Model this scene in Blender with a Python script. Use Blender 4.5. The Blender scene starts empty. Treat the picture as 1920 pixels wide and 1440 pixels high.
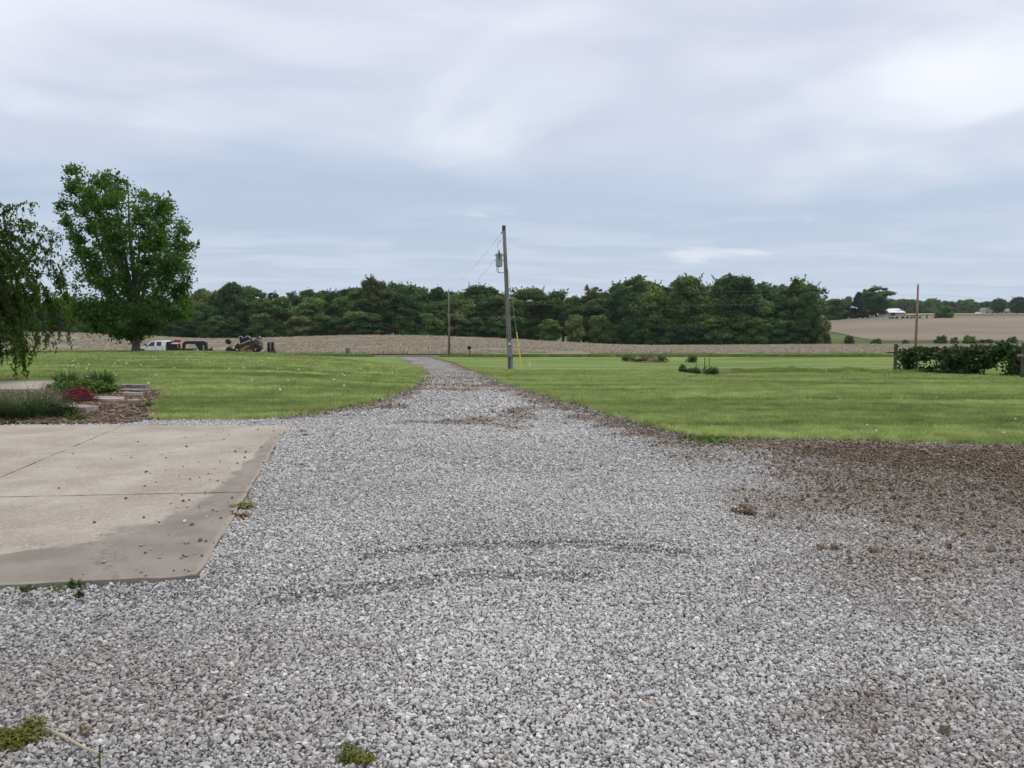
import bpy, bmesh, math, random
import numpy as np
from mathutils import Vector, Matrix, noise as mnoise

SC = bpy.context.scene
COL = SC.collection
R = math.radians

# ------------------------------------------------------------------ camera
CAM_Z = 1.6
FPX = 1443.0
PITCH = math.atan(120.0 / FPX)
cd = bpy.data.cameras.new("camera")
cd.sensor_width = 36.0
cd.lens = FPX / 1920.0 * 36.0
cd.clip_start = 0.1
cd.clip_end = 12000.0
cam = bpy.data.objects.new("camera", cd)
COL.objects.link(cam)
cam.location = (0, 0, CAM_Z)
cam.rotation_euler = (math.pi / 2 - PITCH, 0, 0)
SC.camera = cam

# ------------------------------------------------------------------ light
SUN_EL, SUN_AZ = R(60), R(52)            # azimuth measured from +Y (view direction) towards +X
sl = bpy.data.lights.new("sun", "SUN")
sl.energy = 1.4
sl.angle = R(24)
sl.color = (1.0, 0.93, 0.84)
so = bpy.data.objects.new("sun", sl)
COL.objects.link(so)
sdir = Vector((math.sin(SUN_AZ) * math.cos(SUN_EL), math.cos(SUN_AZ) * math.cos(SUN_EL), math.sin(SUN_EL)))
so.rotation_euler = (-sdir).to_track_quat('-Z', 'Y').to_euler()
so.location = (0, 0, 60)

SC.view_settings.view_transform = 'Standard'
SC.view_settings.look = 'None'
SC.view_settings.exposure = 0.3
SC.view_settings.gamma = 1.0
SC.view_settings.use_curve_mapping = False
SC.cycles.use_denoising = True
SC.cycles.max_bounces = 5
SC.cycles.diffuse_bounces = 3
SC.cycles.glossy_bounces = 2
SC.cycles.transmission_bounces = 3
SC.cycles.caustics_reflective = False
SC.cycles.caustics_refractive = False
SC.cycles.transparent_max_bounces = 8
SC.cycles.volume_bounces = 0
SC.cycles.use_light_tree = False
SC.cycles.adaptive_threshold = 0.02


class NT:
    """small helper round a node tree"""
    def __init__(self, tree):
        self.t = tree
        self.n = tree.nodes
        self.l = tree.links

    def new(self, typ, **kw):
        nd = self.n.new(typ)
        for k, v in kw.items():
            setattr(nd, k, v)
        return nd

    def put(self, sock, val):
        if isinstance(val, bpy.types.NodeSocket):
            self.l.new(val, sock)
        elif val is not None:
            if hasattr(sock.default_value, '__len__'):
                n = len(sock.default_value)
                if not hasattr(val, '__len__'):
                    val = (val,) * n
                val = tuple(val)
                if n == 4 and len(val) == 3:
                    val = val + (1.0,)
            sock.default_value = val

    def math(self, op, a, b=None, c=None, clamp=False):
        nd = self.new('ShaderNodeMath', operation=op, use_clamp=clamp)
        self.put(nd.inputs[0], a)
        if b is not None: self.put(nd.inputs[1], b)
        if c is not None: self.put(nd.inputs[2], c)
        return nd.outputs[0]

    def vmath(self, op, a, b=None):
        nd = self.new('ShaderNodeVectorMath', operation=op)
        self.put(nd.inputs[0], a)
        if b is not None: self.put(nd.inputs[1], b)
        return nd.outputs['Value'] if op in ('DOT_PRODUCT', 'LENGTH') else nd.outputs[0]

    def mix(self, f, a, b, blend='MIX'):
        nd = self.new('ShaderNodeMix', data_type='RGBA', blend_type=blend)
        nd.clamp_factor = True
        self.put(nd.inputs[0], f); self.put(nd.inputs[6], a); self.put(nd.inputs[7], b)
        return nd.outputs[2]

    def noise(self, vec, scale=1.0, detail=4.0, rough=0.55, dist=0.0, out='Fac'):
        nd = self.new('ShaderNodeTexNoise')
        if vec is not None: self.l.new(vec, nd.inputs['Vector'])
        nd.inputs['Scale'].default_value = scale
        nd.inputs['Detail'].default_value = detail
        nd.inputs['Roughness'].default_value = rough
        nd.inputs['Distortion'].default_value = dist
        return nd.outputs[out]

    def ramp(self, fac, lo, hi, smooth=True):
        nd = self.new('ShaderNodeMapRange', interpolation_type='SMOOTHSTEP' if smooth else 'LINEAR')
        self.put(nd.inputs[0], fac); nd.inputs[1].default_value = lo; nd.inputs[2].default_value = hi
        return nd.outputs[0]

    def scale(self, vec, s):
        return self.vmath('MULTIPLY', vec, s)

    def sep(self, vec):
        nd = self.new('ShaderNodeSeparateXYZ'); self.l.new(vec, nd.inputs[0])
        return nd.outputs

    def comb(self, x, y, z):
        nd = self.new('ShaderNodeCombineXYZ')
        self.put(nd.inputs[0], x); self.put(nd.inputs[1], y); self.put(nd.inputs[2], z)
        return nd.outputs[0]

    def pos(self):
        return self.new('ShaderNodeNewGeometry').outputs['Position']

    def obj(self):
        return self.new('ShaderNodeTexCoord').outputs['Object']

    def attr(self, name, typ='GEOMETRY', out='Fac'):
        nd = self.new('ShaderNodeAttribute', attribute_type=typ); nd.attribute_name = name
        return nd.outputs[out]


# ------------------------------------------------------------------ sky
world = bpy.data.worlds.new("World")
SC.world = world
world.use_nodes = True
w = NT(world.node_tree)
w.n.clear()
sky = w.new('ShaderNodeTexSky', sky_type='NISHITA')
sky.sun_disc = False
sky.sun_elevation = SUN_EL
sky.sun_rotation = SUN_AZ
sky.air_density = 1.0
sky.dust_density = 2.0
d = w.new('ShaderNodeTexCoord').outputs['Generated']
dx, dy, dz = w.sep(d)
el = w.math('MAXIMUM', dz, 0.0)
den = w.math('ADD', el, 0.07)
px_ = w.math('DIVIDE', dx, den)
py_ = w.math('DIVIDE', dy, den)
pl = w.comb(px_, py_, 0.0)
# high, soft overcast deck that ends some way short of the horizon
big = w.noise(w.scale(pl, (0.34, 0.5, 1)), 1.0, 3.0, 0.5, 0.6)
mid = w.noise(w.scale(pl, (1.0, 1.5, 1)), 1.15, 5.0, 0.52, 0.4)
fine = w.noise(w.scale(pl, (0.55, 0.95, 1)), 1.5, 6.0, 0.55, 0.5)
big2 = w.noise(w.vmath('ADD', w.scale(pl, (0.55, 0.42, 1)), (3.7, 1.9, 0)), 1.0, 4.0, 0.5, 0.8)
dist = w.vmath('LENGTH', pl)
edge = w.math('ADD', dist, w.math('MULTIPLY', w.math('SUBTRACT', big, 0.5), 4.5))
edge = w.math('ADD', edge, w.math('MULTIPLY', w.math('SUBTRACT', mid, 0.5), 1.3))
deck = w.math('SUBTRACT', 1.0, w.ramp(edge, 2.55, 4.7))
K = 10.0                                    # background strength is 0.1
deckc = w.mix(w.ramp(mid, 0.30, 0.72), tuple(K * c for c in (0.505, 0.545, 0.665)), tuple(K * c for c in (0.625, 0.655, 0.750)))
deckc = w.mix(w.math('MULTIPLY', w.ramp(big2, 0.40, 0.64), 0.85), deckc, tuple(K * c for c in (0.775, 0.800, 0.850)))
# clearer air below it: blue sky veiled by thin layers
veil = w.mix(0.85, sky.outputs[0], tuple(K * c for c in (0.405, 0.490, 0.620)))
layer = w.ramp(w.math('ADD', w.math('MULTIPLY', fine, 0.7), w.math('MULTIPLY', mid, 0.3)), 0.44, 0.60)
lowgate = w.math('ADD', 0.12, w.math('MULTIPLY', w.math('SUBTRACT', 1.0, w.ramp(el, 0.08, 0.15)), 0.6))
low = w.mix(w.math('MULTIPLY', layer, lowgate), veil, tuple(K * c for c in (0.525, 0.585, 0.685)))
# pale haze towards the horizon
hz = w.math('SUBTRACT', 1.0, w.ramp(el, 0.0, 0.14))
low = w.mix(w.math('MULTIPLY', hz, 0.55), low, tuple(K * c for c in (0.50, 0.575, 0.68)))
col = w.mix(deck, low, deckc)
# small fair-weather cumulus low down
ang = w.comb(w.math('MULTIPLY', dx, 1.0), w.math('MULTIPLY', dz, 3.6), w.math('MULTIPLY', dy, 1.0))
cu = w.noise(ang, 6.5, 6.0, 0.55, 0.3)
cumask = w.math('MULTIPLY', w.ramp(cu, 0.63, 0.76), w.math('MULTIPLY', w.ramp(el, 0.03, 0.06), w.math('SUBTRACT', 1.0, w.ramp(el, 0.12, 0.20))))
col = w.mix(w.math('MULTIPLY', cumask, 0.8), col, tuple(K * c for c in (0.64, 0.675, 0.745)))
bg = w.new('ShaderNodeBackground')
w.l.new(col, bg.inputs[0])
bg.inputs[1].default_value = 0.1
wo = w.new('ShaderNodeOutputWorld')
w.l.new(bg.outputs[0], wo.inputs[0])

# ------------------------------------------------------------------ terrain
RK = np.array([-1.4, -0.6, -0.49, -0.42, -0.388, -0.353, -0.305, -0.28, -0.22, -0.18, -0.12, -0.08, 0.0, 0.03, 0.13, 0.24, 0.38, 0.5, 0.66, 1.4])
YK = [-400, 0, 12, 20, 30, 45, 58, 72, 95, 112]
near_rows = {
    -0.49: [0, 0, 0, -.03, -.10, -.24, -.86, -1.75, -3.0, -3.2],
    -0.388: [0, 0, 0, -.03, -.12, -.25, -.86, -1.8, -3.0, -3.2],
    -0.305: [0, 0, 0, -.05, -.18, -.40, -.92, -1.72, -3.0, -3.2],
    -0.22: [0, 0, 0, -.10, -.35, -.80, -1.22, -1.80, -3.0, -3.2],
    -0.12: [0, 0, 0, -.20, -.60, -1.30, -1.8, -2.25, -2.95, -3.2],
    0.0: [0, 0, 0, -.22, -.70, -1.45, -1.9, -2.30, -2.95, -3.2]}
rk = np.array(sorted(near_rows))
nr = np.array([near_rows[k] for k in sorted(near_rows)])
z240 = np.interp(RK, [-.6, -.42, -.353, -.28, -.18, -.08, .03, .13, .24, .38, .66], [-1.9, -3.9, -4.55, -3.4, -2.9, -3.2, -4.7, -6.2, -6.4, -6.05, -6.05])
z300 = np.interp(RK, [-.6, .2, .36, .42], [-4.5, -6.8, -6.3, -4.2])
z480 = np.interp(RK, [-.6, .3, .40], [-6.0, -5.0, 4.4])
z850 = np.interp(RK, [-.6, .3, .40], [-4.0, 0.0, 8.6])
z1500 = np.full(len(RK), 9.0)
TY = np.arange(-400, 2400, 1.0)
TR = np.arange(-1.4, 1.401, 0.02)


def gsmooth(a, sig, axis):
    k = int(sig * 3) + 1
    ker = np.exp(-0.5 * (np.arange(-k, k + 1) / sig) ** 2); ker /= ker.sum()
    pad = [(0, 0), (0, 0)]; pad[axis] = (k, k)
    b = np.pad(a, pad, mode='edge')
    return np.apply_along_axis(lambda v: np.convolve(v, ker, 'valid'), axis, b)


rows = []
for i, rr in enumerate(RK):
    nearv = np.array([np.interp(rr, rk, nr[:, j]) for j in range(len(YK))])
    rows.append(np.interp(TY, YK + [240, 300, 480, 850, 1500, 4000], list(nearv) + [z240[i], z300[i], z480[i], z850[i], z1500[i], z1500[i]]))
rows = np.array(rows)
TAB = np.array([[0.0]])
TAB = np.stack([np.interp(TR, RK, rows[:, j]) for j in range(rows.shape[1])], 1)
T1 = gsmooth(TAB, 3.0, 1)
T2 = gsmooth(TAB, 9.0, 1)
wgt = np.clip((TY - 105) / 40, 0, 1)[None, :]
TAB = gsmooth(T1 * (1 - wgt) + T2 * wgt, 2.0, 0)


def H(x, y):
    x = np.asarray(x, float); y = np.asarray(y, float)
    r = np.clip(x / np.maximum(y, 8.0), -1.399, 1.399)
    fi = (r - TR[0]) / 0.02; i = np.clip(fi.astype(int), 0, len(TR) - 2); fr = fi - i
    yy = np.clip(y, TY[0], TY[-1] - 1.01); fj = yy - TY[0]; j = fj.astype(int); fs = fj - j
    return (TAB[i, j] * (1 - fr) * (1 - fs) + TAB[i + 1, j] * fr * (1 - fs) + TAB[i, j + 1] * (1 - fr) * fs + TAB[i + 1, j + 1] * fr * fs)


def h1(x, y):
    return float(H(np.array([x]), np.array([y]))[0])


CP, SP = math.cos(PITCH), math.sin(PITCH)


def ray(u, v):
    cx = (u - 960.0) / FPX; cy = (720.0 - v) / FPX
    return cx, CP + cy * SP, -SP + cy * CP


YS = np.concatenate([np.arange(1.5, 20, 0.02), np.arange(20, 120, 0.1), np.arange(120, 1800, 0.5)])


def G(u, v):
    """ground point seen in that direction -> (x, y, z)"""
    rx, ry, rz = ray(u, v)
    t = YS / ry
    z = CAM_Z + rz * t
    g = H(rx * t, YS)
    k = np.argmax(z < g)
    if not (z < g).any(): k = len(YS) - 1
    return (float(rx * t[k]), float(YS[k]), float(g[k]))


def AT(u, v, y):
    """point in that direction at distance y along the view axis"""
    rx, ry, rz = ray(u, v); t = y / ry
    return (rx * t, y, CAM_Z + rz * t)


def XG(u, y, v=660):
    p = AT(u, v, y)
    return (p[0], y, h1(p[0], y))


# ------------------------------------------------------------------ numpy noise
def vnoise(x, y, seed=0):
    xi = np.floor(x).astype(np.int64); yi = np.floor(y).astype(np.int64)
    fx = x - xi; fy = y - yi
    fx = fx * fx * (3 - 2 * fx); fy = fy * fy * (3 - 2 * fy)

    def hsh(a, b):
        n = (a * 374761393 + b * 668265263 + seed * 1442695041) & 0x7fffffff
        n = ((n ^ (n >> 13)) * 1274126177) & 0x7fffffff
        return ((n ^ (n >> 16)) & 0xffff) / 65535.0
    return (hsh(xi, yi) * (1 - fx) + hsh(xi + 1, yi) * fx) * (1 - fy) + (hsh(xi, yi + 1) * (1 - fx) + hsh(xi + 1, yi + 1) * fx) * fy


def fbm(x, y, sc, oct=4, seed=0):
    x = np.asarray(x, float); y = np.asarray(y, float)
    s = 0; a = 0.5; t = 0
    for o in range(oct):
        s = s + a * vnoise(x * sc + 17.3 * o, y * sc - 9.1 * o, seed + o); t += a; a *= 0.5; sc *= 2.03
    return s / t


def sstep(v, a, b):
    t = np.clip((v - a) / (b - a), 0, 1); return t * t * (3 - 2 * t)


def inpoly(x, y, poly):
    x = np.asarray(x); y = np.asarray(y)
    ins = np.zeros(x.shape, bool)
    n = len(poly)
    for i in range(n):
        x0, y0 = poly[i][:2]; x1, y1 = poly[(i + 1) % n][:2]
        c = ((y0 > y) != (y1 > y))
        xx = (x1 - x0) * (y - y0) / ((y1 - y0) if y1 != y0 else 1e-9) + x0
        ins ^= c & (x < xx)
    return ins


def dpoly(x, y, pts, closed=False):
    x = np.asarray(x); y = np.asarray(y)
    dmin = np.full(x.shape, 1e9)
    n = len(pts)
    for i in range(n if closed else n - 1):
        x0, y0 = pts[i][:2]; x1, y1 = pts[(i + 1) % n][:2]
        ex, ey = x1 - x0, y1 - y0
        t = np.clip(((x - x0) * ex + (y - y0) * ey) / (ex * ex + ey * ey + 1e-12), 0, 1)
        dmin = np.minimum(dmin, np.hypot(x - x0 - t * ex, y - y0 - t * ey))
    return dmin


def sdpoly(x, y, poly):
    dd = dpoly(x, y, poly, True)
    return np.where(inpoly(x, y, poly), dd, -dd)      # positive inside


# ------------------------------------------------------------------ objects
def tag(o, label=None, cat=None, group=None, kind=None):
    if label: o['label'] = label
    if cat: o['category'] = cat
    if group: o['group'] = group
    if kind: o['kind'] = kind
    return o


def empty(name, loc, rz=0.0):
    o = bpy.data.objects.new(name, None)
    o.empty_display_size = 0.2
    COL.objects.link(o)
    o.location = loc; o.rotation_euler = (0, 0, rz)
    return o


def link(name, me, m=None, parent=None):
    o = bpy.data.objects.new(name, me)
    COL.objects.link(o)
    if m is not None and len(me.materials) == 0: me.materials.append(m)
    if parent is not None: o.parent = parent
    return o


def copy_tree(o, parent=None):
    c = o.copy(); COL.objects.link(c); c.parent = parent
    for ch in list(o.children): copy_tree(ch, c)
    return c


class MB:
    def __init__(self):
        self.v = []; self.f = []

    def poly(self, pts):
        b = len(self.v); self.v += [tuple(p) for p in pts]; self.f.append(tuple(range(b, b + len(pts)))); return self

    def box(self, c, s, rot=None):
        b = len(self.v)
        for k in range(8):
            p = Vector(((k & 1) - .5, ((k >> 1) & 1) - .5, ((k >> 2) & 1) - .5))
            p = Vector((p.x * s[0], p.y * s[1], p.z * s[2]))
            if rot is not None: p = rot @ p
            self.v.append((p.x + c[0], p.y + c[1], p.z + c[2]))
        for q in ((0, 2, 3, 1), (4, 5, 7, 6), (0, 1, 5, 4), (2, 6, 7, 3), (0, 4, 6, 2), (1, 3, 7, 5)):
            self.f.append(tuple(b + i for i in q))
        return self

    def bar(self, a, b_, w_, h_):
        a = Vector(a); b_ = Vector(b_); dd = b_ - a
        q = dd.to_track_quat('X', 'Z').to_matrix()
        return self.box((a + b_) / 2, (dd.length, w_, h_), q)

    def tube(self, pts, rad, n=6, cap=True):
        pts = [Vector(p) for p in pts]
        if not hasattr(rad, '__len__'): rad = [rad] * len(pts)
        b = len(self.v); m = len(pts)
        t0 = (pts[1] - pts[0]).normalized()
        ref = Vector((0, 0, 1)) if abs(t0.z) < 0.9 else Vector((1, 0, 0))
        nx = t0.cross(ref).normalized()
        for i, p in enumerate(pts):
            t = (pts[min(i + 1, m - 1)] - pts[max(i - 1, 0)])
            t = t.normalized() if t.length > 1e-9 else t0
            nx = (nx - t * nx.dot(t)).normalized(); ny = t.cross(nx)
            for k in range(n):
                a = 2 * math.pi * k / n
                q = p + (nx * math.cos(a) + ny * math.sin(a)) * rad[i]
                self.v.append((q.x, q.y, q.z))
        for i in range(m - 1):
            for k in range(n):
                k2 = (k + 1) % n
                self.f.append((b + i * n + k, b + i * n + k2, b + (i + 1) * n + k2, b + (i + 1) * n + k))
        if cap:
            self.f.append(tuple(b + k for k in reversed(range(n))))
            self.f.append(tuple(b + (m - 1) * n + k for k in range(n)))
        return self

    def prism(self, prof, y0, y1):
        """outline in x,z extruded along y"""
        b = len(self.v); n = len(prof)
        for yy in (y0, y1):
            for p in prof: self.v.append((p[0], yy, p[1]))
        self.f.append(tuple(b + i for i in range(n)))
        self.f.append(tuple(b + n + i for i in reversed(range(n))))
        for i in range(n):
            j = (i + 1) % n
            self.f.append((b + i, b + n + i, b + n + j, b + j))
        return self

    def build(self, name, m, parent=None, smooth=False, bevel=0.0, loc=None):
        me = bpy.data.meshes.new(name)
        me.from_pydata(self.v, [], self.f)
        bm = bmesh.new(); bm.from_mesh(me)
        bmesh.ops.recalc_face_normals(bm, faces=bm.faces)
        if bevel > 0:
            bmesh.ops.bevel(bm, geom=list(bm.edges), offset=bevel, segments=2, affect='EDGES', profile=0.6, clamp_overlap=True)
        bm.to_mesh(me); bm.free()
        if smooth:
            me.polygons.foreach_set('use_smooth', [True] * len(me.polygons))
        o = link(name, me, m, parent)
        if loc is not None: o.location = loc
        return o


def np_mesh(name, V, F, m=None, attrs=None, smooth=False):
    """V (n,3); F (k,3|4) int"""
    me = bpy.data.meshes.new(name)
    V = np.asarray(V, np.float32); F = np.asarray(F, np.int32)
    me.vertices.add(len(V)); me.vertices.foreach_set('co', V.ravel())
    k = F.shape[1]
    me.loops.add(F.size); me.loops.foreach_set('vertex_index', F.ravel())
    me.polygons.add(len(F)); me.polygons.foreach_set('loop_start', np.arange(0, F.size, k, dtype=np.int32))
    if smooth: me.polygons.foreach_set('use_smooth', np.ones(len(F), bool))
    if m is not None: me.materials.append(m)
    for nm, dat in (attrs or {}).items():
        a = me.attributes.new(nm, 'FLOAT', 'POINT'); a.data.foreach_set('value', np.asarray(dat, np.float32))
    me.update(calc_edges=True)
    me.validate()
    return me


def leaf_arrays(P, size, rng, up=0.35, aspect=0.62, outward=None, droop=0.0):
    """leaf-shaped quads (folded diamonds) at P"""
    n = len(P); P = np.asarray(P, float)
    size = np.broadcast_to(np.asarray(size, float), (n,)) * rng.uniform(0.7, 1.25, n)
    nrm = rng.normal(size=(n, 3)); nrm[:, 2] += up * 3
    if outward is not None: nrm += outward * 1.6
    nrm /= np.linalg.norm(nrm, axis=1)[:, None]
    a = rng.normal(size=(n, 3)); a[:, 2] -= droop * 4
    a -= nrm * (a * nrm).sum(1)[:, None]; a /= (np.linalg.norm(a, axis=1)[:, None] + 1e-9)
    b = np.cross(nrm, a)
    s = size[:, None]
    fold = nrm * s * 0.12
    v0 = P - a * s * 0.5; v2 = P + a * s * 0.5
    v1 = P + b * s * 0.5 * aspect - a * s * 0.08 + fold; v3 = P - b * s * 0.5 * aspect - a * s * 0.08 + fold
    V = np.stack([v0, v1, v2, v3], 1).reshape(-1, 3)
    i = np.arange(n)[:, None] * 4
    F = np.concatenate([i, i + 1, i + 2, i + 3], 1)
    return V, F


# ------------------------------------------------------------------ materials
MATS = {}


def newmat(name):
    m = bpy.data.materials.new(name); m.use_nodes = True
    t = NT(m.node_tree); t.n.clear()
    out = t.new('ShaderNodeOutputMaterial')
    bs = t.new('ShaderNodeBsdfPrincipled')
    t.l.new(bs.outputs[0], out.inputs[0])
    bs.inputs['Specular IOR Level'].default_value = 0.3
    MATS[name] = m
    return m, t, bs, out


def bump(t, bs, hgt, dist_, strength=1.0):
    b = t.new('ShaderNodeBump'); b.inputs['Distance'].default_value = dist_; b.inputs['Strength'].default_value = strength
    t.l.new(hgt, b.inputs['Height']); t.l.new(b.outputs[0], bs.inputs['Normal'])


def simple(name, c, rough=0.6, var=0.18, scale=6.0, metal=0.0, bmp=0.0, c2=None, stretch=(1, 1, 1), spec=0.3):
    m, t, bs, out = newmat(name)
    v = t.scale(t.obj(), stretch)
    n = t.noise(v, scale, 5, 0.6)
    lo = tuple(x * (1 - var) for x in c); hi = tuple(min(1, x * (1 + var)) for x in (c2 or c))
    t.put(bs.inputs['Base Color'], t.mix(t.ramp(n, 0.3, 0.7), lo, hi))
    bs.inputs['Roughness'].default_value = rough
    bs.inputs['Metallic'].default_value = metal
    bs.inputs['Specular IOR Level'].default_value = spec
    if bmp: bump(t, bs, n, bmp)
    return m


def leafmat(name, c, c2, trans=0.3, scale=0.5, objvar=0.25, rough=0.6):
    """leaf surface: diffuse + light passing through; colour varies leaf to leaf and plant to plant"""
    m, t, bs, out = newmat(name)
    isl = t.new('ShaderNodeNewGeometry').outputs['Random Per Island']
    oi = t.new('ShaderNodeObjectInfo').outputs['Random']
    n = t.noise(t.obj(), scale, 3, 0.5)
    f = t.math('ADD', t.math('MULTIPLY', isl, 0.55), t.math('MULTIPLY', n, 0.45))
    colr = t.mix(f, c, c2)
    br = t.math('ADD', 1 - objvar, t.math('MULTIPLY', oi, 2 * objvar))
    colr = t.mix(1.0, colr, t.comb(br, br, br), 'MULTIPLY')
    t.put(bs.inputs['Base Color'], colr)
    bs.inputs['Roughness'].default_value = rough
    bs.inputs['Specular IOR Level'].default_value = 0.25
    tr = t.new('ShaderNodeBsdfTranslucent')
    t.put(tr.inputs[0], t.mix(1.0, colr, (1.1, 1.25, 0.6), 'MULTIPLY'))
    ms = t.new('ShaderNodeMixShader'); ms.inputs[0].default_value = trans
    t.l.new(bs.outputs[0], ms.inputs[1]); t.l.new(tr.outputs[0], ms.inputs[2]); t.l.new(ms.outputs[0], out.inputs[0])
    return m


def lawn_color(t, vec):
    """mown grass: patches and mowing streaks across the view, the same for the sheet and for the blades on it"""
    big_ = t.noise(t.scale(vec, (0.10, 0.16, 0)), 1.0, 4, 0.55, 0.5)
    st = t.noise(t.scale(vec, (0.09, 0.75, 0)), 1.0, 5, 0.6, 0.4)
    sm = t.noise(t.scale(vec, (1.0, 1.7, 0)), 1.3, 3, 0.6)
    tin = t.noise(t.scale(vec, (3.2, 5.5, 0)), 1.0, 3, 0.65)
    f = t.math('ADD', t.math('MULTIPLY', big_, 0.20), t.math('ADD', t.math('MULTIPLY', st, 0.42), t.math('ADD', t.math('MULTIPLY', sm, 0.22), t.math('MULTIPLY', tin, 0.16))))
    c = t.mix(t.ramp(f, 0.39, 0.61), (0.114, 0.174, 0.036), (0.358, 0.415, 0.152))
    dry = t.ramp(t.noise(t.scale(vec, (0.7, 1.6, 0)), 0.8, 4, 0.6), 0.60, 0.74)
    return t.mix(t.math('MULTIPLY', dry, 0.45), c, (0.38, 0.35, 0.19))


def m_lawn():
    m, t, bs, out = newmat('mown_lawn')
    p = t.pos()
    c = lawn_color(t, p)
    g = t.noise(t.scale(p, (9, 14, 0)), 1.0, 5, 0.7)
    c = t.mix(t.math('MULTIPLY', t.ramp(g, 0.35, 0.7), 0.55), t.mix(1.0, c, (0.55, 0.6, 0.5), 'MULTIPLY'), t.mix(1.0, c, (1.25, 1.25, 1.2), 'MULTIPLY'))
    t.put(bs.inputs['Base Color'], c)
    bs.inputs['Roughness'].default_value = 0.9
    bs.inputs['Specular IOR Level'].default_value = 0.1
    bump(t, bs, g, 0.05)
    return m


def m_blade():
    m, t, bs, out = newmat('grass_blade')
    oi = t.new('ShaderNodeObjectInfo')
    c = lawn_color(t, oi.outputs['Location'])
    isl = t.new('ShaderNodeNewGeometry').outputs['Random Per Island']
    br = t.math('ADD', 0.95, t.math('MULTIPLY', isl, 0.95))
    br = t.math('MULTIPLY', br, t.math('ADD', 0.68, t.math('MULTIPLY', oi.outputs['Random'], 0.64)))
    c = t.mix(1.0, c, t.comb(br, br, br), 'MULTIPLY')
    z = t.sep(t.obj())[2]
    c = t.mix(t.math('MULTIPLY', t.ramp(isl, 0.86, 0.97), 0.8), c, (0.42, 0.38, 0.2))
    t.put(bs.inputs['Base Color'], c)
    bs.inputs['Roughness'].default_value = 0.6
    bs.inputs['Specular IOR Level'].default_value = 0.25
    tr = t.new('ShaderNodeBsdfTranslucent'); t.put(tr.inputs[0], c)
    ms = t.new('ShaderNodeMixShader'); ms.inputs[0].default_value = 0.28
    t.l.new(bs.outputs[0], ms.inputs[1]); t.l.new(tr.outputs[0], ms.inputs[2]); t.l.new(ms.outputs[0], out.inputs[0])
    return m


def m_gravel_sheet():
    m, t, bs, out = newmat('gravel_bed')
    p = t.pos()
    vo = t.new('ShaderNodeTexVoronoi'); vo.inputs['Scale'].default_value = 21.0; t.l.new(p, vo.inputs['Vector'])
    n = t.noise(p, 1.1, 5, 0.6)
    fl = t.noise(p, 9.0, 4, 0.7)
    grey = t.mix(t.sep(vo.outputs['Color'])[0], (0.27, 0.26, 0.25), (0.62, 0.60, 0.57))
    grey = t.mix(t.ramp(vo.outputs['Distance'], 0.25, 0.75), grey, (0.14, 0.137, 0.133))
    grey = t.mix(t.math('MULTIPLY', n, 0.35), grey, (0.30, 0.28, 0.26))
    dirt = t.attr('dirt')
    soil = t.mix(t.ramp(fl, 0.3, 0.7), (0.075, 0.052, 0.038), (0.20, 0.155, 0.125))
    c = t.mix(t.ramp(t.math('ADD', dirt, t.math('MULTIPLY', t.math('SUBTRACT', fl, 0.5), 0.9)), 0.25, 0.95), grey, soil)
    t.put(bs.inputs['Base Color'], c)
    bs.inputs['Roughness'].default_value = 0.9
    bump(t, bs, t.math('SUBTRACT', 1.0, vo.outputs['Distance']), 0.03)
    return m


def m_stone():
    m, t, bs, out = newmat('limestone_gravel')
    tint = t.attr('tint', 'INSTANCER'); dirt = t.attr('dirt', 'INSTANCER')
    n = t.noise(t.obj(), 2.2, 4, 0.65)
    c = t.mix(tint, (0.17, 0.166, 0.162), (0.80, 0.775, 0.74))
    c = t.mix(t.math('MULTIPLY', t.ramp(n, 0.45, 0.8), 0.45), c, (0.62, 0.61, 0.60))
    rnd = t.new('ShaderNodeObjectInfo').outputs['Random']
    c = t.mix(t.math('MULTIPLY', t.ramp(rnd, 0.989, 0.994), 0.7), c, (0.38, 0.24, 0.15))
    soil = t.mix(t.ramp(n, 0.3, 0.7), (0.125, 0.098, 0.072), (0.40, 0.335, 0.27))
    c = t.mix(t.math('MULTIPLY', dirt, 0.92), c, soil)
    t.put(bs.inputs['Base Color'], c)
    bs.inputs['Roughness'].default_value = 0.85
    bump(t, bs, n, 0.002)
    return m


def m_soil(name='soil', a=(0.055, 0.039, 0.025), b=(0.185, 0.140, 0.095), sc=10.0):
    m, t, bs, out = newmat(name)
    p = t.pos()
    n = t.noise(p, sc, 6, 0.7)
    n2 = t.noise(p, sc * 0.12, 3, 0.6)
    c = t.mix(t.ramp(t.math('ADD', t.math('MULTIPLY', n, 0.7), t.math('MULTIPLY', n2, 0.3)), 0.34, 0.68), a, b)
    t.put(bs.inputs['Base Color'], c); bs.inputs['Roughness'].default_value = 0.95
    bs.inputs['Specular IOR Level'].default_value = 0.1
    bump(t, bs, n, 0.05)
    return m


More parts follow.
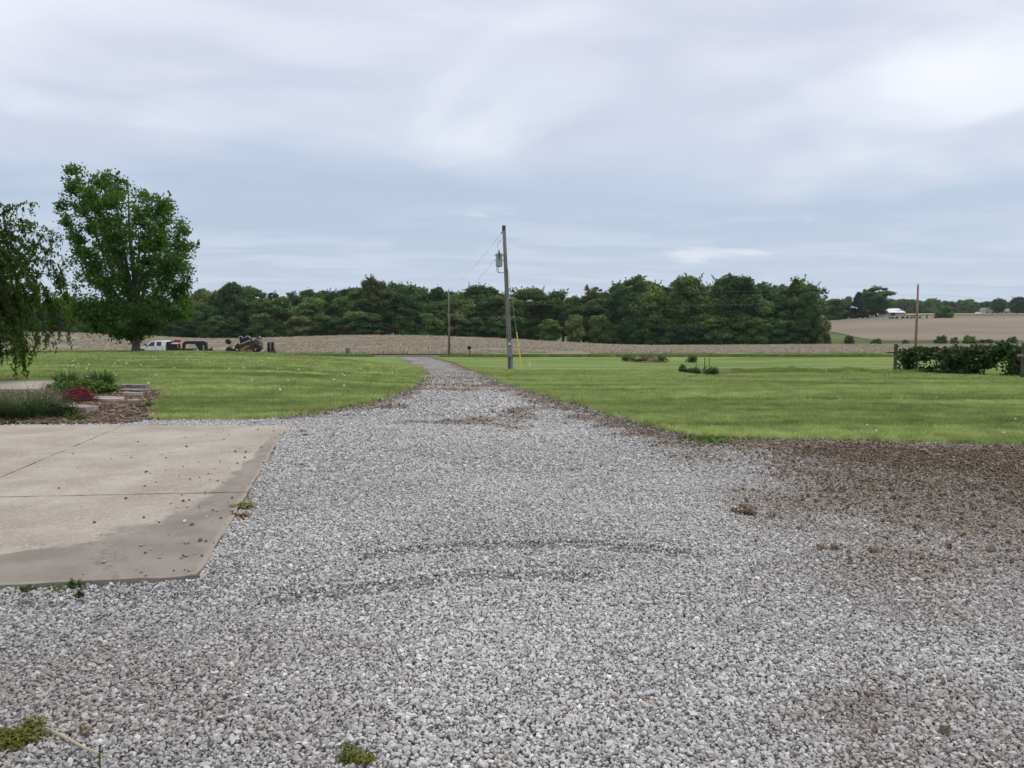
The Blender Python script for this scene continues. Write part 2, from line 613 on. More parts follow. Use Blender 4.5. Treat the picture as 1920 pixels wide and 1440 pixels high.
def m_crop(name, a, b, fleck, green=0.0):
    m, t, bs, out = newmat(name)
    p = t.pos()
    big_ = t.noise(t.scale(p, (0.012, 0.03, 0)), 1.0, 4, 0.55, 0.4)
    row = t.noise(t.scale(p, (0.05, 0.45, 0)), 1.0, 3, 0.6)
    fl = t.noise(t.scale(p, (1.5, 0.9, 0)), 1.0, 5, 0.75)
    fl2 = t.noise(t.scale(p, (3.6, 1.6, 0)), 1.0, 3, 0.7)
    c = t.mix(t.ramp(t.math('ADD', t.math('MULTIPLY', big_, 0.6), t.math('MULTIPLY', row, 0.4)), 0.35, 0.66), a, b)
    c = t.mix(t.math('MULTIPLY', t.ramp(fl, 0.50, 0.70), 0.65), c, fleck)
    c = t.mix(t.math('MULTIPLY', t.ramp(fl2, 0.52, 0.72), 0.5), c, tuple(x * 0.42 for x in a))
    if green:
        gm = t.ramp(t.noise(t.scale(p, (0.02, 0.10, 0)), 1.0, 4, 0.6), 0.58, 0.72)
        c = t.mix(t.math('MULTIPLY', gm, green), c, (0.10, 0.14, 0.05))
    t.put(bs.inputs['Base Color'], c); bs.inputs['Roughness'].default_value = 0.95
    bs.inputs['Specular IOR Level'].default_value = 0.1
    bump(t, bs, fl, 0.15)
    return m


def m_concrete(name, P0, eR, eF, stain=True):
    """P0 near-right corner, eR inward normal of right edge, eF inward normal of the front edge"""
    m, t, bs, out = newmat(name)
    p = t.pos()
    n = t.noise(p, 1.4, 6, 0.62); f = t.noise(p, 26.0, 5, 0.75); sp = t.noise(t.scale(p, (2.2, 5, 1)), 1.5, 5, 0.65)
    c = t.mix(t.ramp(n, 0.3, 0.72), (0.325, 0.285, 0.235), (0.465, 0.42, 0.355))
    c = t.mix(t.math('MULTIPLY', t.ramp(sp, 0.52, 0.75), 0.35), c, (0.27, 0.235, 0.195))
    c = t.mix(t.math('MULTIPLY', t.ramp(f, 0.42, 0.70), 0.42), c, (0.22, 0.19, 0.155))
    blot = t.noise(p, 0.55, 5, 0.65, 0.6)
    c = t.mix(t.math('MULTIPLY', t.ramp(blot, 0.48, 0.68), 0.30), c, (0.25, 0.215, 0.175))
    sp2 = t.new('ShaderNodeTexVoronoi'); sp2.inputs['Scale'].default_value = 55.0; t.l.new(p, sp2.inputs['Vector'])
    c = t.mix(t.math('MULTIPLY', t.ramp(t.sep(sp2.outputs['Color'])[0], 0.80, 0.95), 0.4), c, (0.56, 0.51, 0.44))
    if stain:
        q = t.vmath('SUBTRACT', p, (P0[0], P0[1], 0))
        dR = t.math('MAXIMUM', t.vmath('DOT_PRODUCT', q, (eR[0], eR[1], 0)), 0.001)
        dF = t.math('MAXIMUM', t.vmath('DOT_PRODUCT', q, (eF[0], eF[1], 0)), 0.001)
        pr = t.math('MULTIPLY', dR, dF)
        wob = t.math('MULTIPLY', t.math('SUBTRACT', t.noise(p, 2.0, 8, 0.68), 0.5), 1.35)
        k = t.math('SUBTRACT', 1.0, t.ramp(t.math('ADD', pr, wob), 0.72, 0.90))
        thin = t.math('SUBTRACT', 1.0, t.ramp(dF, 4.2, 7.2))
        grey = t.mix(t.ramp(t.noise(p, 3.0, 4, 0.6), 0.3, 0.7), (0.188, 0.162, 0.138), (0.265, 0.232, 0.20))
        c = t.mix(t.math('MULTIPLY', k, t.math('MULTIPLY', thin, 0.9)), c, grey)
        lip = t.math('SUBTRACT', 1.0, t.ramp(t.math('ADD', t.math('MINIMUM', dR, dF), t.math('MULTIPLY', wob, 0.08)), 0.02, 0.06))
        c = t.mix(t.math('MULTIPLY', lip, 0.5), c, (0.38, 0.335, 0.27))
    cr = t.new('ShaderNodeTexVoronoi', feature='DISTANCE_TO_EDGE'); cr.inputs['Scale'].default_value = 0.42
    t.l.new(t.vmath('ADD', p, t.scale(t.noise(p, 1.6, 5, 0.65, 0, 'Color'), (0.9, 0.9, 0.9))), cr.inputs['Vector'])
    hair = t.math('MULTIPLY', t.math('SUBTRACT', 1.0, t.ramp(cr.outputs['Distance'], 0.0, 0.0045)), t.ramp(t.noise(p, 0.5, 3, 0.5), 0.47, 0.60))
    c = t.mix(t.math('MULTIPLY', hair, 0.55), c, (0.12, 0.10, 0.085))
    broom = t.noise(t.scale(p, (4, 90, 4)), 1.0, 3, 0.6)
    c = t.mix(t.math('MULTIPLY', t.ramp(broom, 0.45, 0.7), 0.16), c, (0.22, 0.19, 0.16))
    t.put(bs.inputs['Base Color'], c); bs.inputs['Roughness'].default_value = 0.88
    bump(t, bs, f, 0.006)
    return m


M_LAWN = m_lawn(); M_BLADE = m_blade(); M_GRAVEL = m_gravel_sheet(); M_STONE = m_stone(); M_SOIL = m_soil()
M_MULCH = m_soil('mulch', (0.055, 0.035, 0.025), (0.235, 0.165, 0.125), 22.0)
M_CROP = m_crop('corn_stubble', (0.185, 0.158, 0.128), (0.30, 0.262, 0.215), (0.46, 0.42, 0.355), 0.18)
M_CROPFAR = m_crop('worked_field', (0.195, 0.163, 0.120), (0.275, 0.236, 0.175), (0.33, 0.29, 0.22), 0.3)
M_ROUGH = m_crop('rough_grass', (0.07, 0.105, 0.03), (0.13, 0.165, 0.055), (0.19, 0.20, 0.09))
M_ASPH = simple('asphalt', (0.085, 0.085, 0.088), 0.9, 0.25, 4.0)

# ------------------------------------------------------------------ ground sheets
def sheet(name, poly, step, dz, m, dirtfn=None):
    """outline in plan, cut on a grid and laid on the terrain"""
    bm = bmesh.new()
    vs = [bm.verts.new((p[0], p[1], 0)) for p in poly]
    bm.faces.new(vs)
    bmesh.ops.triangulate(bm, faces=bm.faces[:])
    xs = [p[0] for p in poly]; ys = [p[1] for p in poly]

    def cuts(lo, hi):
        o = []; c = lo
        while c < hi:
            s = step(c) if callable(step) else step
            c += s; o.append(c)
        return o
    for c in cuts(min(ys), max(ys)):
        bmesh.ops.bisect_plane(bm, geom=bm.verts[:] + bm.edges[:] + bm.faces[:], plane_co=(0, c, 0), plane_no=(0, 1, 0))
    sx = (max(xs) - min(xs)) / (26 if name != 'gravel_driveway' else 80) if callable(step) else step
    for c in np.arange(min(xs) + sx, max(xs), sx):
        bmesh.ops.bisect_plane(bm, geom=bm.verts[:] + bm.edges[:] + bm.faces[:], plane_co=(c, 0, 0), plane_no=(1, 0, 0))
    bmesh.ops.triangulate(bm, faces=[f for f in bm.faces if len(f.verts) > 4])
    co = np.array([v.co[:] for v in bm.verts])
    z = H(co[:, 0], co[:, 1]) + (dz(co[:, 0], co[:, 1]) if callable(dz) else dz)
    for v, zz in zip(bm.verts, z): v.co.z = zz
    bmesh.ops.recalc_face_normals(bm, faces=bm.faces)
    if sum(f.normal.z for f in bm.faces) < 0: bmesh.ops.reverse_faces(bm, faces=bm.faces)
    me = bpy.data.meshes.new(name); bm.to_mesh(me); bm.free()
    me.polygons.foreach_set('use_smooth', [True] * len(me.polygons))
    if dirtfn is not None:
        a = me.attributes.new('dirt', 'FLOAT', 'POINT')
        n = len(me.vertices); cc = np.zeros(n * 3); me.vertices.foreach_get('co', cc); cc = cc.reshape(-1, 3)
        a.data.foreach_set('value', dirtfn(cc[:, 0], cc[:, 1]).astype(np.float32))
    return link(name, me, m)


def gp(*pix):
    return [G(*p)[:2] for p in pix]


# ground: one sheet to the horizon, on rays from near to far
rs = np.tan(np.linspace(-1.45, 1.45, 91)); ys_ = np.concatenate([np.arange(-60, 12, 6), np.arange(12, 120, 4), np.arange(120, 520, 10), np.arange(520, 900, 40), [1000, 1200, 1600, 2300, 3500, 6000, 9000]])
gx = np.concatenate([np.linspace(-1, 1, 121) * 1.0])
V = []
for yv in ys_:
    half = 90 + max(yv, 0) * 1.3
    xx = gx * half
    V.append(np.stack([xx, np.full_like(xx, yv), H(xx, np.full_like(xx, yv)) - 0.06 - max(yv - 100, 0) * 0.0006], 1))
nx_ = len(gx); V = np.concatenate(V)
F = []
for j in range(len(ys_) - 1):
    i = np.arange(nx_ - 1) + j * nx_
    F.append(np.stack([i, i + 1, i + 1 + nx_, i + nx_], 1))
tag(link('ground', np_mesh('ground', V, np.concatenate(F), M_ROUGH, smooth=True)), kind='structure')

# outlines in plan (traced where they meet the ground)
EDGE_L = gp((742, 668.5), (765, 681), (783, 693), (788, 703), (783, 715), (765, 728), (735, 742), (690, 755), (620, 772), (560, 781), (500, 786), (400, 788), (300, 788))
EDGE_R = gp((806, 668.5), (850, 680), (905, 700), (950, 722), (1030, 745), (1100, 765), (1160, 785), (1250, 810), (1330, 824), (1450, 826), (1600, 829), (1750, 832), (1920, 836), (2300, 844))
BED = gp((300, 788), (292, 770), (300, 752), (312, 741), (285, 733), (225, 733), (190, 728), (112, 719), (112, 724), (70, 739), (-60, 739), (-60, 796), (230, 796))
SOIL = gp((1250, 812), (1330, 824), (1450, 826), (1600, 829), (1750, 832), (1920, 836), (2300, 844), (2300, 1190), (1920, 1120), (1720, 1060), (1600, 990), (1545, 930), (1400, 880), (1330, 850))
SOILCORE = gp((1360, 827), (1450, 826.5), (1600, 829.5), (1750, 832.5), (1920, 836.5), (2300, 844.5), (2300, 1010), (1920, 960), (1760, 905), (1600, 882), (1430, 858))
LAWN_L = gp((742, 668.5)) + EDGE_L[1:] + gp((296, 772), (302, 752), (314, 741), (287, 731), (225, 731), (190, 726), (112, 717), (-40, 716)) + [(-40, 18), (-75, 40), (-75, 93.5), (-15, 93.5)]
LAWN_R = EDGE_R[::-1] + [(-9.0, 93.5), (60, 93.5), (75, 60), (60, 20), (24, 9.2)]
GP = lambda u, v: tuple(c * 0.975 for c in G(u, v)[:2])      # the pad's top lies 4 cm above the gravel
NRc, FRc = GP(372, 1083), GP(540, 799.5)


def dirt(x, y):
    x = np.asarray(x, float); y = np.asarray(y, float)
    n = fbm(x, y, 0.9, 5, 3); n2 = fbm(x, y, 3.0, 3, 9)
    s = sdpoly(x, y, SOIL)
    a = sstep(s + (n - 0.5) * 3.0 + (n2 - 0.5) * 0.8, -1.3, 1.3)
    a = np.maximum(a * 0.85, 0)
    core = sstep(sdpoly(x, y, SOILCORE) + (n - 0.5) * 1.6, -0.6, 0.6)
    a = np.maximum(a, core)
    el_ = dpoly(x, y, EDGE_L[:10]); er = dpoly(x, y, EDGE_R[:10])
    wl = np.where(y > 12, 0.18, 0.06); wr = np.where(y < 26, 0.35, 0.25)
    a = np.maximum(a, 0.85 * (1 - sstep(el_ + (n2 - 0.5) * 0.7, wl, wl + 0.5)))
    a = np.maximum(a, 0.85 * (1 - sstep(er + (n2 - 0.5) * 1.2, wr, wr + 0.8)))
    # trampled soil along the drive further on
    t = sstep(y, 14, 26) * (0.50 + 0.32 * sstep(n, 0.40, 0.66))
    a = np.maximum(a, t * 0.8)
    sp_ = sstep(n, 0.64, 0.72) * sstep(y, 9, 14) * 0.8
    a = np.maximum(a, sp_)
    # worn streak close to the camera, bottom right
    bx, by = G(1590, 1330)[:2]
    a = np.maximum(a, 0.62 * (1 - sstep(np.hypot((x - bx) / 0.22, (y - by) / 0.42) + (n2 - 0.5) * 2.6, 0.0, 1.2)))
    bx, by = G(1840, 1400)[:2]
    a = np.maximum(a, 0.30 * (1 - sstep(np.hypot((x - bx) / 0.7, (y - by) / 0.45) + (n2 - 0.5) * 1.8, 0.4, 1.3)))
    bx, by = G(90, 1320)[:2]
    a = np.maximum(a, 0.22 * (1 - sstep(np.hypot((x - bx) / 1.1, (y - by) / 0.75) + (n2 - 0.5) * 1.8, 0.4, 1.4)))
    return np.clip(a, 0, 1)


def relief(x, y, ridges=True):
    """tyre-thrown ridges and hollows in the loose stone"""
    z = (fbm(x, y, 0.9, 3, 21) - 0.5) * 0.035 + (fbm(x, y, 3.0, 2, 5) - 0.5) * 0.018
    rid = gp((520, 1120), (700, 1098), (900, 1075), (1120, 1082)); rid2 = gp((700, 1040), (900, 1020), (1080, 1016), (1300, 1040))
    for q, s in () if not ridges else ((rid, 0.034), (rid2, 0.030)):
        dd = dpoly(x, y, q); z = z + s * np.exp(-(dd / 0.055) ** 2) - s * 0.5 * np.exp(-((dd - 0.12) / 0.05) ** 2)
    return z * np.clip((y - 1.5) * 2, 0, 1)


GRAVEL = [(-14, -8), (16, -8), (16, 11.5)] + [(p[0] + 0.5, p[1] + 0.35) for p in EDGE_R[:12][::-1]] + [(p[0] - 0.5, p[1] + 0.35) for p in EDGE_L] + gp((230, 794)) + [(-9, 11.0), (-14, 11)]
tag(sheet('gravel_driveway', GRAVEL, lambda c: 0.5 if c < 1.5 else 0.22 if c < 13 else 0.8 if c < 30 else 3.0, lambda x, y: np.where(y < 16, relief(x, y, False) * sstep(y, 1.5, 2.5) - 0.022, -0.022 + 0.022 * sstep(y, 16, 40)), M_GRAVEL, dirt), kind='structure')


def feather(poly, hgt, wdt, y0=0.0):
    return lambda x, y: y0 + hgt * sstep(dpoly(x, y, poly, True), 0.0, wdt)


lift = lambda x, y: 0.012 + np.clip(y - 20, 0, 100) * 0.0004
tag(sheet('lawn_left', LAWN_L, lambda c: 1.0 if c < 30 else 3.0, lift, M_LAWN), kind='structure')
tag(sheet('lawn_right', LAWN_R, lambda c: 1.0 if c < 30 else 3.0, lift, M_LAWN), kind='structure')
tag(sheet('mulch_bed', BED, 0.4, 0.016, M_MULCH), kind='structure')
tag(sheet('bare_soil', SOILCORE, 0.4, lambda x, y: relief(x, y, False) - 0.012 + 0.01 * fbm(x, y, 1.4, 3, 2), M_SOIL), kind='structure')
tag(sheet('road', [(-140, 94.2), (140, 94.2), (140, 99.0), (-140, 99.0)], 5.0, 0.03, M_ASPH), kind='structure')


def fan(name, u0, u1, y0, y1, m, dz, nu=40, ny=30):
    """field sheet bounded by distance lines y0(u), y1(u)"""
    us = np.linspace(u0, u1, nu); VV = []
    for k in range(ny):
        a = k / (ny - 1)
        yy = np.array([y0(u) * (1 - a) + y1(u) * a for u in us]); xx = (us - 960) / FPX * yy / CP
        VV.append(np.stack([xx, yy, H(xx, yy) + dz], 1))
    VV = np.concatenate(VV); FF = []
    for j in range(ny - 1):
        i = np.arange(nu - 1) + j * nu; FF.append(np.stack([i, i + 1, i + 1 + nu, i + nu], 1))
    return tag(link(name, np_mesh(name, VV, np.concatenate(FF), m, smooth=True)), kind='structure')


fan('crop_field', -500, 2600, lambda u: 106.0 if u < 1450 else 106 - (u - 1450) * 0.05 if u < 1700 else 93.6, lambda u: 238.0, M_CROP, 0.05, 80, 60)
fan('far_field', 1545, 2700, lambda u: 262.0 + max(0, 1640 - u) * 0.9, lambda u: 500.0, M_CROPFAR, 0.0, 40, 50)
M_HAY = simple('hay_meadow', (0.30, 0.30, 0.11), 0.95, 0.2, 0.02)
fan('hay_meadow', 1640, 2700, lambda u: 540.0, lambda u: 860.0, M_HAY, 0.35, 30, 20)

# ------------------------------------------------------------------ concrete pad: six panels with open joints
def ixy(p, q, r, s):
    """crossing of lines pq and rs in plan"""
    d1 = (q[0] - p[0], q[1] - p[1]); d2 = (s[0] - r[0], s[1] - r[1])
    k = d1[0] * d2[1] - d1[1] * d2[0]
    t = ((r[0] - p[0]) * d2[1] - (r[1] - p[1]) * d2[0]) / k
    return (p[0] + d1[0] * t, p[1] + d1[1] * t)


nl = GP(0, 1099); fl_ = GP(0, 797); j0 = GP(0, 896); j1 = GP(230, 798.5)
ra = GP(527, 848); la = GP(0, 849); rb = GP(462, 923); lb = GP(0, 932)
FAR, NEAR = (FRc, fl_), (NRc, nl)
RIGHT, JOINT = (NRc, FRc), (j0, j1)
off = (j0[0] - 4.6, j0[1]); LEFT = (off, (j1[0] - 4.6, j1[1]))
rowsl = [NEAR, (rb, lb), (ra, la), FAR]
colsl = [RIGHT, JOINT, LEFT]
er = Vector((FRc[0] - NRc[0], FRc[1] - NRc[1])).normalized(); eR = (-er.y, er.x)
ef = Vector((NRc[0] - nl[0], NRc[1] - nl[1])).normalized(); eF = (-ef.y, ef.x)
M_CONC = m_concrete('concrete', NRc, eR, eF)
M_CONC2 = m_concrete('concrete_walk', NRc, eR, eF, stain=False)
pad = tag(empty('concrete_pad', (NRc[0], NRc[1], 0)), kind='structure')
PADPOLY = [ixy(*RIGHT, *NEAR), ixy(*RIGHT, *FAR), ixy(*LEFT, *FAR), ixy(*LEFT, *NEAR)]
rnd = random.Random(4)
for ci in range(2):
    for ri in range(3):
        q = [ixy(*colsl[ci], *rowsl[ri]), ixy(*colsl[ci], *rowsl[ri + 1]), ixy(*colsl[ci + 1], *rowsl[ri + 1]), ixy(*colsl[ci + 1], *rowsl[ri])]
        c = Vector((sum(p[0] for p in q) / 4, sum(p[1] for p in q) / 4))
        pts = []
        for p in q:
            vv = c - Vector(p); pts.append(Vector(p) + vv.normalized() * 0.013)
        if ci == 0 and ri == 0:      # broken corner
            a, b = pts[0], pts[1]; e = pts[3]
            pts = [a + (e - a).normalized() * 0.10 + (b - a).normalized() * 0.02, a + (b - a).normalized() * 0.05 + (e - a).normalized() * 0.02, a + (b - a).normalized() * 0.16] + pts[1:]
        # uneven outline: subdivide the sides
        out = []
        for k in range(len(pts)):
            a, b = pts[k], pts[(k + 1) % len(pts)]
            n = max(1, int((b - a).length / 0.12))
            nrm = Vector((-(b - a).y, (b - a).x)).normalized()
            for i in range(n):
                out.append(a.lerp(b, i / n) + nrm * rnd.uniform(-0.010, 0.008) * (1 if i else 0))
        m = MB(); zt = 0.036 + rnd.uniform(-0.002, 0.002)
        n = len(out); top = [(p.x - NRc[0], p.y - NRc[1], zt) for p in out]; bot = [(p.x - NRc[0], p.y - NRc[1], -0.08) for p in out]
        ctr = Vector((sum(p[0] for p in top) / n, sum(p[1] for p in top) / n))
        topi = [((Vector((p[0], p[1])) + (ctr - Vector((p[0], p[1]))).normalized() * 0.008).to_tuple() + (zt + 0.004,)) for p in top]
        m.v = topi + top + bot
        m.f = [tuple(range(n))] + [(i, (i + 1) % n, n + (i + 1) % n, n + i) for i in range(n)] + [(n + i, n + (i + 1) % n, 2 * n + (i + 1) % n, 2 * n + i) for i in range(n)]
        m.build('concrete_panel', M_CONC, pad)
M_JOINT = simple('joint_board_and_shade', (0.085, 0.06, 0.042), 0.95, 0.4, 9.0)  # long joint has a brown board; cross joints get groove shade as dark colour
for a, b, wj in ((ixy(*JOINT, *NEAR), ixy(*JOINT, *FAR), 0.022), (ixy(*RIGHT, *rowsl[1]), ixy(*LEFT, *rowsl[1]), 0.012), (ixy(*RIGHT, *rowsl[2]), ixy(*LEFT, *rowsl[2]), 0.012)):
    m = MB(); m.bar((a[0] - NRc[0], a[1] - NRc[1], 0.0), (b[0] - NRc[0], b[1] - NRc[1], 0.0), wj * 2, 0.062 + wj * 0.4); m.build('board_and_shade_strip', M_JOINT, pad)
# walkway slab beyond the flower bed
q = [G(-60, 722)[:2], G(112, 721)[:2], G(70, 738)[:2], G(-60, 738)[:2]]
zt = h1(*q[1]) + 0.11
m = MB(); m.v = [(p[0], p[1], zt) for p in q] + [(p[0], p[1], -0.1) for p in q]
m.f = [(0, 1, 2, 3)] + [(i, (i + 1) % 4, 4 + (i + 1) % 4, 4 + i) for i in range(4)]
tag(m.build('walkway', M_CONC2, bevel=0.012), kind='structure')

# ------------------------------------------------------------------ scatter by geometry nodes
PROTO = bpy.data.collections.new('scatter_prototypes')     # never linked to the scene


def proto_coll(name, meshes):
    c = bpy.data.collections.new(name)
    for i, me in enumerate(meshes):
        o = bpy.data.objects.new('%s_%02d' % (name, i), me); c.objects.link(o)
    return c


def scatter(name, P, rot, scl, idx, coll, attrs=None):
    n = len(P)
    me = bpy.data.meshes.new(name)
    me.vertices.add(n); me.vertices.foreach_set('co', np.asarray(P, np.float32).ravel())
    a = me.attributes.new('rot', 'FLOAT_VECTOR', 'POINT'); a.data.foreach_set('vector', np.asarray(rot, np.float32).ravel())
    scl = np.asarray(scl, np.float32)
    if scl.ndim == 1: scl = np.repeat(scl[:, None], 3, 1)
    a = me.attributes.new('scl', 'FLOAT_VECTOR', 'POINT'); a.data.foreach_set('vector', scl.ravel())
    a = me.attributes.new('idx', 'INT', 'POINT'); a.data.foreach_set('value', np.asarray(idx, np.int32))
    for k, vv in (attrs or {}).items():
        a = me.attributes.new(k, 'FLOAT', 'POINT'); a.data.foreach_set('value', np.asarray(vv, np.float32))
    me.update()
    o = link(name, me)
    g = bpy.data.node_groups.new(name + '_scatter', 'GeometryNodeTree')
    g.interface.new_socket('Geometry', in_out='INPUT', socket_type='NodeSocketGeometry')
    g.interface.new_socket('Geometry', in_out='OUTPUT', socket_type='NodeSocketGeometry')
    gi = g.nodes.new('NodeGroupInput'); go = g.nodes.new('NodeGroupOutput')
    ci = g.nodes.new('GeometryNodeCollectionInfo'); ci.inputs['Collection'].default_value = coll
    ci.inputs['Separate Children'].default_value = True; ci.inputs['Reset Children'].default_value = True
    ip = g.nodes.new('GeometryNodeInstanceOnPoints')

    def na(nm, ty):
        nd = g.nodes.new('GeometryNodeInputNamedAttribute'); nd.data_type = ty; nd.inputs['Name'].default_value = nm
        return nd.outputs['Attribute']
    L = g.links.new
    L(gi.outputs[0], ip.inputs['Points']); L(ci.outputs[0], ip.inputs['Instance'])
    ip.inputs['Pick Instance'].default_value = True
    L(na('idx', 'INT'), ip.inputs['Instance Index'])
    er_ = g.nodes.new('FunctionNodeEulerToRotation'); L(na('rot', 'FLOAT_VECTOR'), er_.inputs[0]); L(er_.outputs[0], ip.inputs['Rotation'])
    L(na('scl', 'FLOAT_VECTOR'), ip.inputs['Scale'])
    L(ip.outputs[0], go.inputs[0])
    md = o.modifiers.new('scatter', 'NODES'); md.node_group = g
    return o


rng = np.random.default_rng(11)


def stone_mesh(i, sub=1, flat=0.62, m=None, amp=0.22):
    """angular broken chip: hull of points on a squashed ball"""
    rr = random.Random(100 + i)
    bm = bmesh.new()
    for k in range(13 if sub == 1 else 40):
        v = Vector((rr.gauss(0, 1), rr.gauss(0, 1), rr.gauss(0, 1))).normalized() * rr.uniform(0.40, 0.56)
        if sub > 1: v *= 1 + amp * 0.5 * mnoise.noise(v * 3.0 + Vector((i * 3.1, 0, 0)))
        bm.verts.new((v.x * 1.05, v.y * rr.uniform(0.70, 0.82), v.z * flat))
    r_ = bmesh.ops.convex_hull(bm, input=bm.verts[:])
    bmesh.ops.delete(bm, geom=[g for g in r_['geom_interior'] if isinstance(g, bmesh.types.BMVert)], context='VERTS')
    bmesh.ops.recalc_face_normals(bm, faces=bm.faces)
    me = bpy.data.meshes.new('stone_%02d' % i); bm.to_mesh(me); bm.free()
    me.materials.append(m or M_STONE)
    return me


STONES = proto_coll('gravel_stone', [stone_mesh(i, 1) for i in range(12)])


def view_keep(x, y, margin=0.06, extra=2.2):
    return np.abs(x) < (0.665 + margin) * y + extra


def jitter_grid(x0, x1, y0, y1, cell):
    nx = int((x1 - x0) / cell); ny = int((y1 - y0) / cell)
    X, Y = np.meshgrid(np.arange(nx), np.arange(ny))
    X = x0 + (X + rng.uniform(0, 1, X.shape)) * cell; Y = y0 + (Y + rng.uniform(0, 1, Y.shape)) * cell
    return X.ravel(), Y.ravel()


GX, GY, GS = [], [], []
for (y0, y1, cell, size) in ((1.8, 4.2, 0.0140, 0.0205), (4.2, 8.0, 0.0165, 0.0225), (8.0, 13.0, 0.0235, 0.029), (13.0, 22.0, 0.040, 0.042), (22, 40, 0.085, 0.065)):
    w_ = 0.74 * y1 + 2.6
    x, y = jitter_grid(-w_, w_, y0, y1, cell)
    k = view_keep(x, y, 0.07, 2.2)
    x, y = x[k], y[k]
    GX.append(x); GY.append(y); GS.append(size * np.exp(np.clip(rng.normal(0, 0.36, len(x)), -0.9, 0.62)))
GX = np.concatenate(GX); GY = np.concatenate(GY); GS = np.concatenate(GS)
k = inpoly(GX, GY, GRAVEL) & ~inpoly(GX, GY, PADPOLY)
# keep off the lawns except for strays near the edge
dl = np.where(inpoly(GX, GY, LAWN_L), dpoly(GX, GY, LAWN_L, True), 0); dr = np.where(inpoly(GX, GY, LAWN_R), dpoly(GX, GY, LAWN_R, True), 0)
ins = np.maximum(dl, dr)
k &= (ins < 0.05) | (rng.uniform(0, 1, len(GX)) < 0.02 * (ins < 0.5))
bedd = sdpoly(GX, GY, BED); k &= (bedd < 0.15) | (rng.uniform(0, 1, len(GX)) < 0.04)
GX, GY, GS = GX[k], GY[k], GS[k]
DI = dirt(GX, GY)
k = rng.uniform(0, 1, len(GX)) > 0.62 * sstep(DI, 0.86, 1.0) * (GY < 14)
GX, GY, GS, DI = GX[k], GY[k], GS[k], DI[k]
n = len(GX)
tint = np.clip(0.485 + rng.normal(0, 0.165, n) + (fbm(GX, GY, 0.55, 3, 31) - 0.5) * 0.22, 0.02, 1)
left = sstep(-GX - 0.18 * GY, -0.2, 1.6) * (1 - sstep(GY, 4.5, 8))      # older, darker stone near the pad
tint = np.clip(tint - 0.13 * left, 0.02, 1)
dirt_i = np.clip(DI * 1.15 + rng.normal(0, 0.22, n) * sstep(DI, 0.02, 0.3), 0, 1)
bank = dpoly(GX, GY, PADPOLY, True)
zz = H(GX, GY) + relief(GX, GY) + 0.022 * np.exp(-(bank / 0.16) ** 2) * fbm(GX, GY, 1.7, 2, 14) * 2 + GS * rng.uniform(-0.05, 0.35, n)
rot = np.stack([rng.normal(0, 0.45, n), rng.normal(0, 0.45, n), rng.uniform(0, 6.283, n)], 1)
scl = np.stack([GS, GS, GS * rng.uniform(0.75, 1.2, n)], 1)
o = scatter('gravel_stones', np.stack([GX, GY, zz], 1), rot, scl, rng.integers(0, 12, n), STONES, {'tint': tint, 'dirt': dirt_i})
tag(o, 'grey crushed limestone covering the driveway', 'gravel', kind='stuff')
print('gravel stones', n)

# crumbs of soil over the bare ground and along the edges
M_CRUMB = simple('soil_crumb', (0.092, 0.068, 0.047), 0.95, 0.5, 3.0, c2=(0.205, 0.160, 0.115))
CRUMBS = proto_coll('soil_crumb', [stone_mesh(40 + i, 1, 0.7, M_CRUMB, 0.4) for i in range(5)])
cx_, cy_, cs_ = [], [], []
for (y0, y1, cell, size) in ((2.2, 7.0, 0.05, 0.030), (7.0, 12.5, 0.032, 0.026), (12.5, 30, 0.075, 0.04)):
    w_ = 0.74 * y1 + 2.6
    x, y = jitter_grid(-w_, w_, y0, y1, cell)
    kk = view_keep(x, y, 0.07, 2.2); x, y = x[kk], y[kk]
    p = dirt(x, y) ** 2 * (0.25 + 0.75 * sstep(y, 4.5, 7.5)) * (0.30 + 0.7 * fbm(x, y, 1.8, 3, 77))
    kk = (rng.uniform(0, 1, len(x)) < p * 1.05) & ~inpoly(x, y, PADPOLY)
    kk &= inpoly(x, y, GRAVEL) | inpoly(x, y, SOILCORE)
    ins = np.maximum(np.where(inpoly(x, y, LAWN_L), dpoly(x, y, LAWN_L, True), 0), np.where(inpoly(x, y, LAWN_R), dpoly(x, y, LAWN_R, True), 0))
    kk &= ins < 0.12
    x, y = x[kk], y[kk]
    cx_.append(x); cy_.append(y); cs_.append(size * np.exp(np.clip(rng.normal(0, 0.45, len(x)), -0.9, 0.75)))
cx_ = np.concatenate(cx_); cy_ = np.concatenate(cy_); cs_ = np.concatenate(cs_); n = len(cx_)
o = scatter('soil_crumbs', np.stack([cx_, cy_, H(cx_, cy_) + relief(cx_, cy_) + 0.014 + cs_ * 0.2], 1), rng.uniform(0, 6.28, (n, 3)), cs_, rng.integers(0, 5, n), CRUMBS)
tag(o, 'loose brown soil crumbs scattered over the gravel', 'soil', kind='stuff')

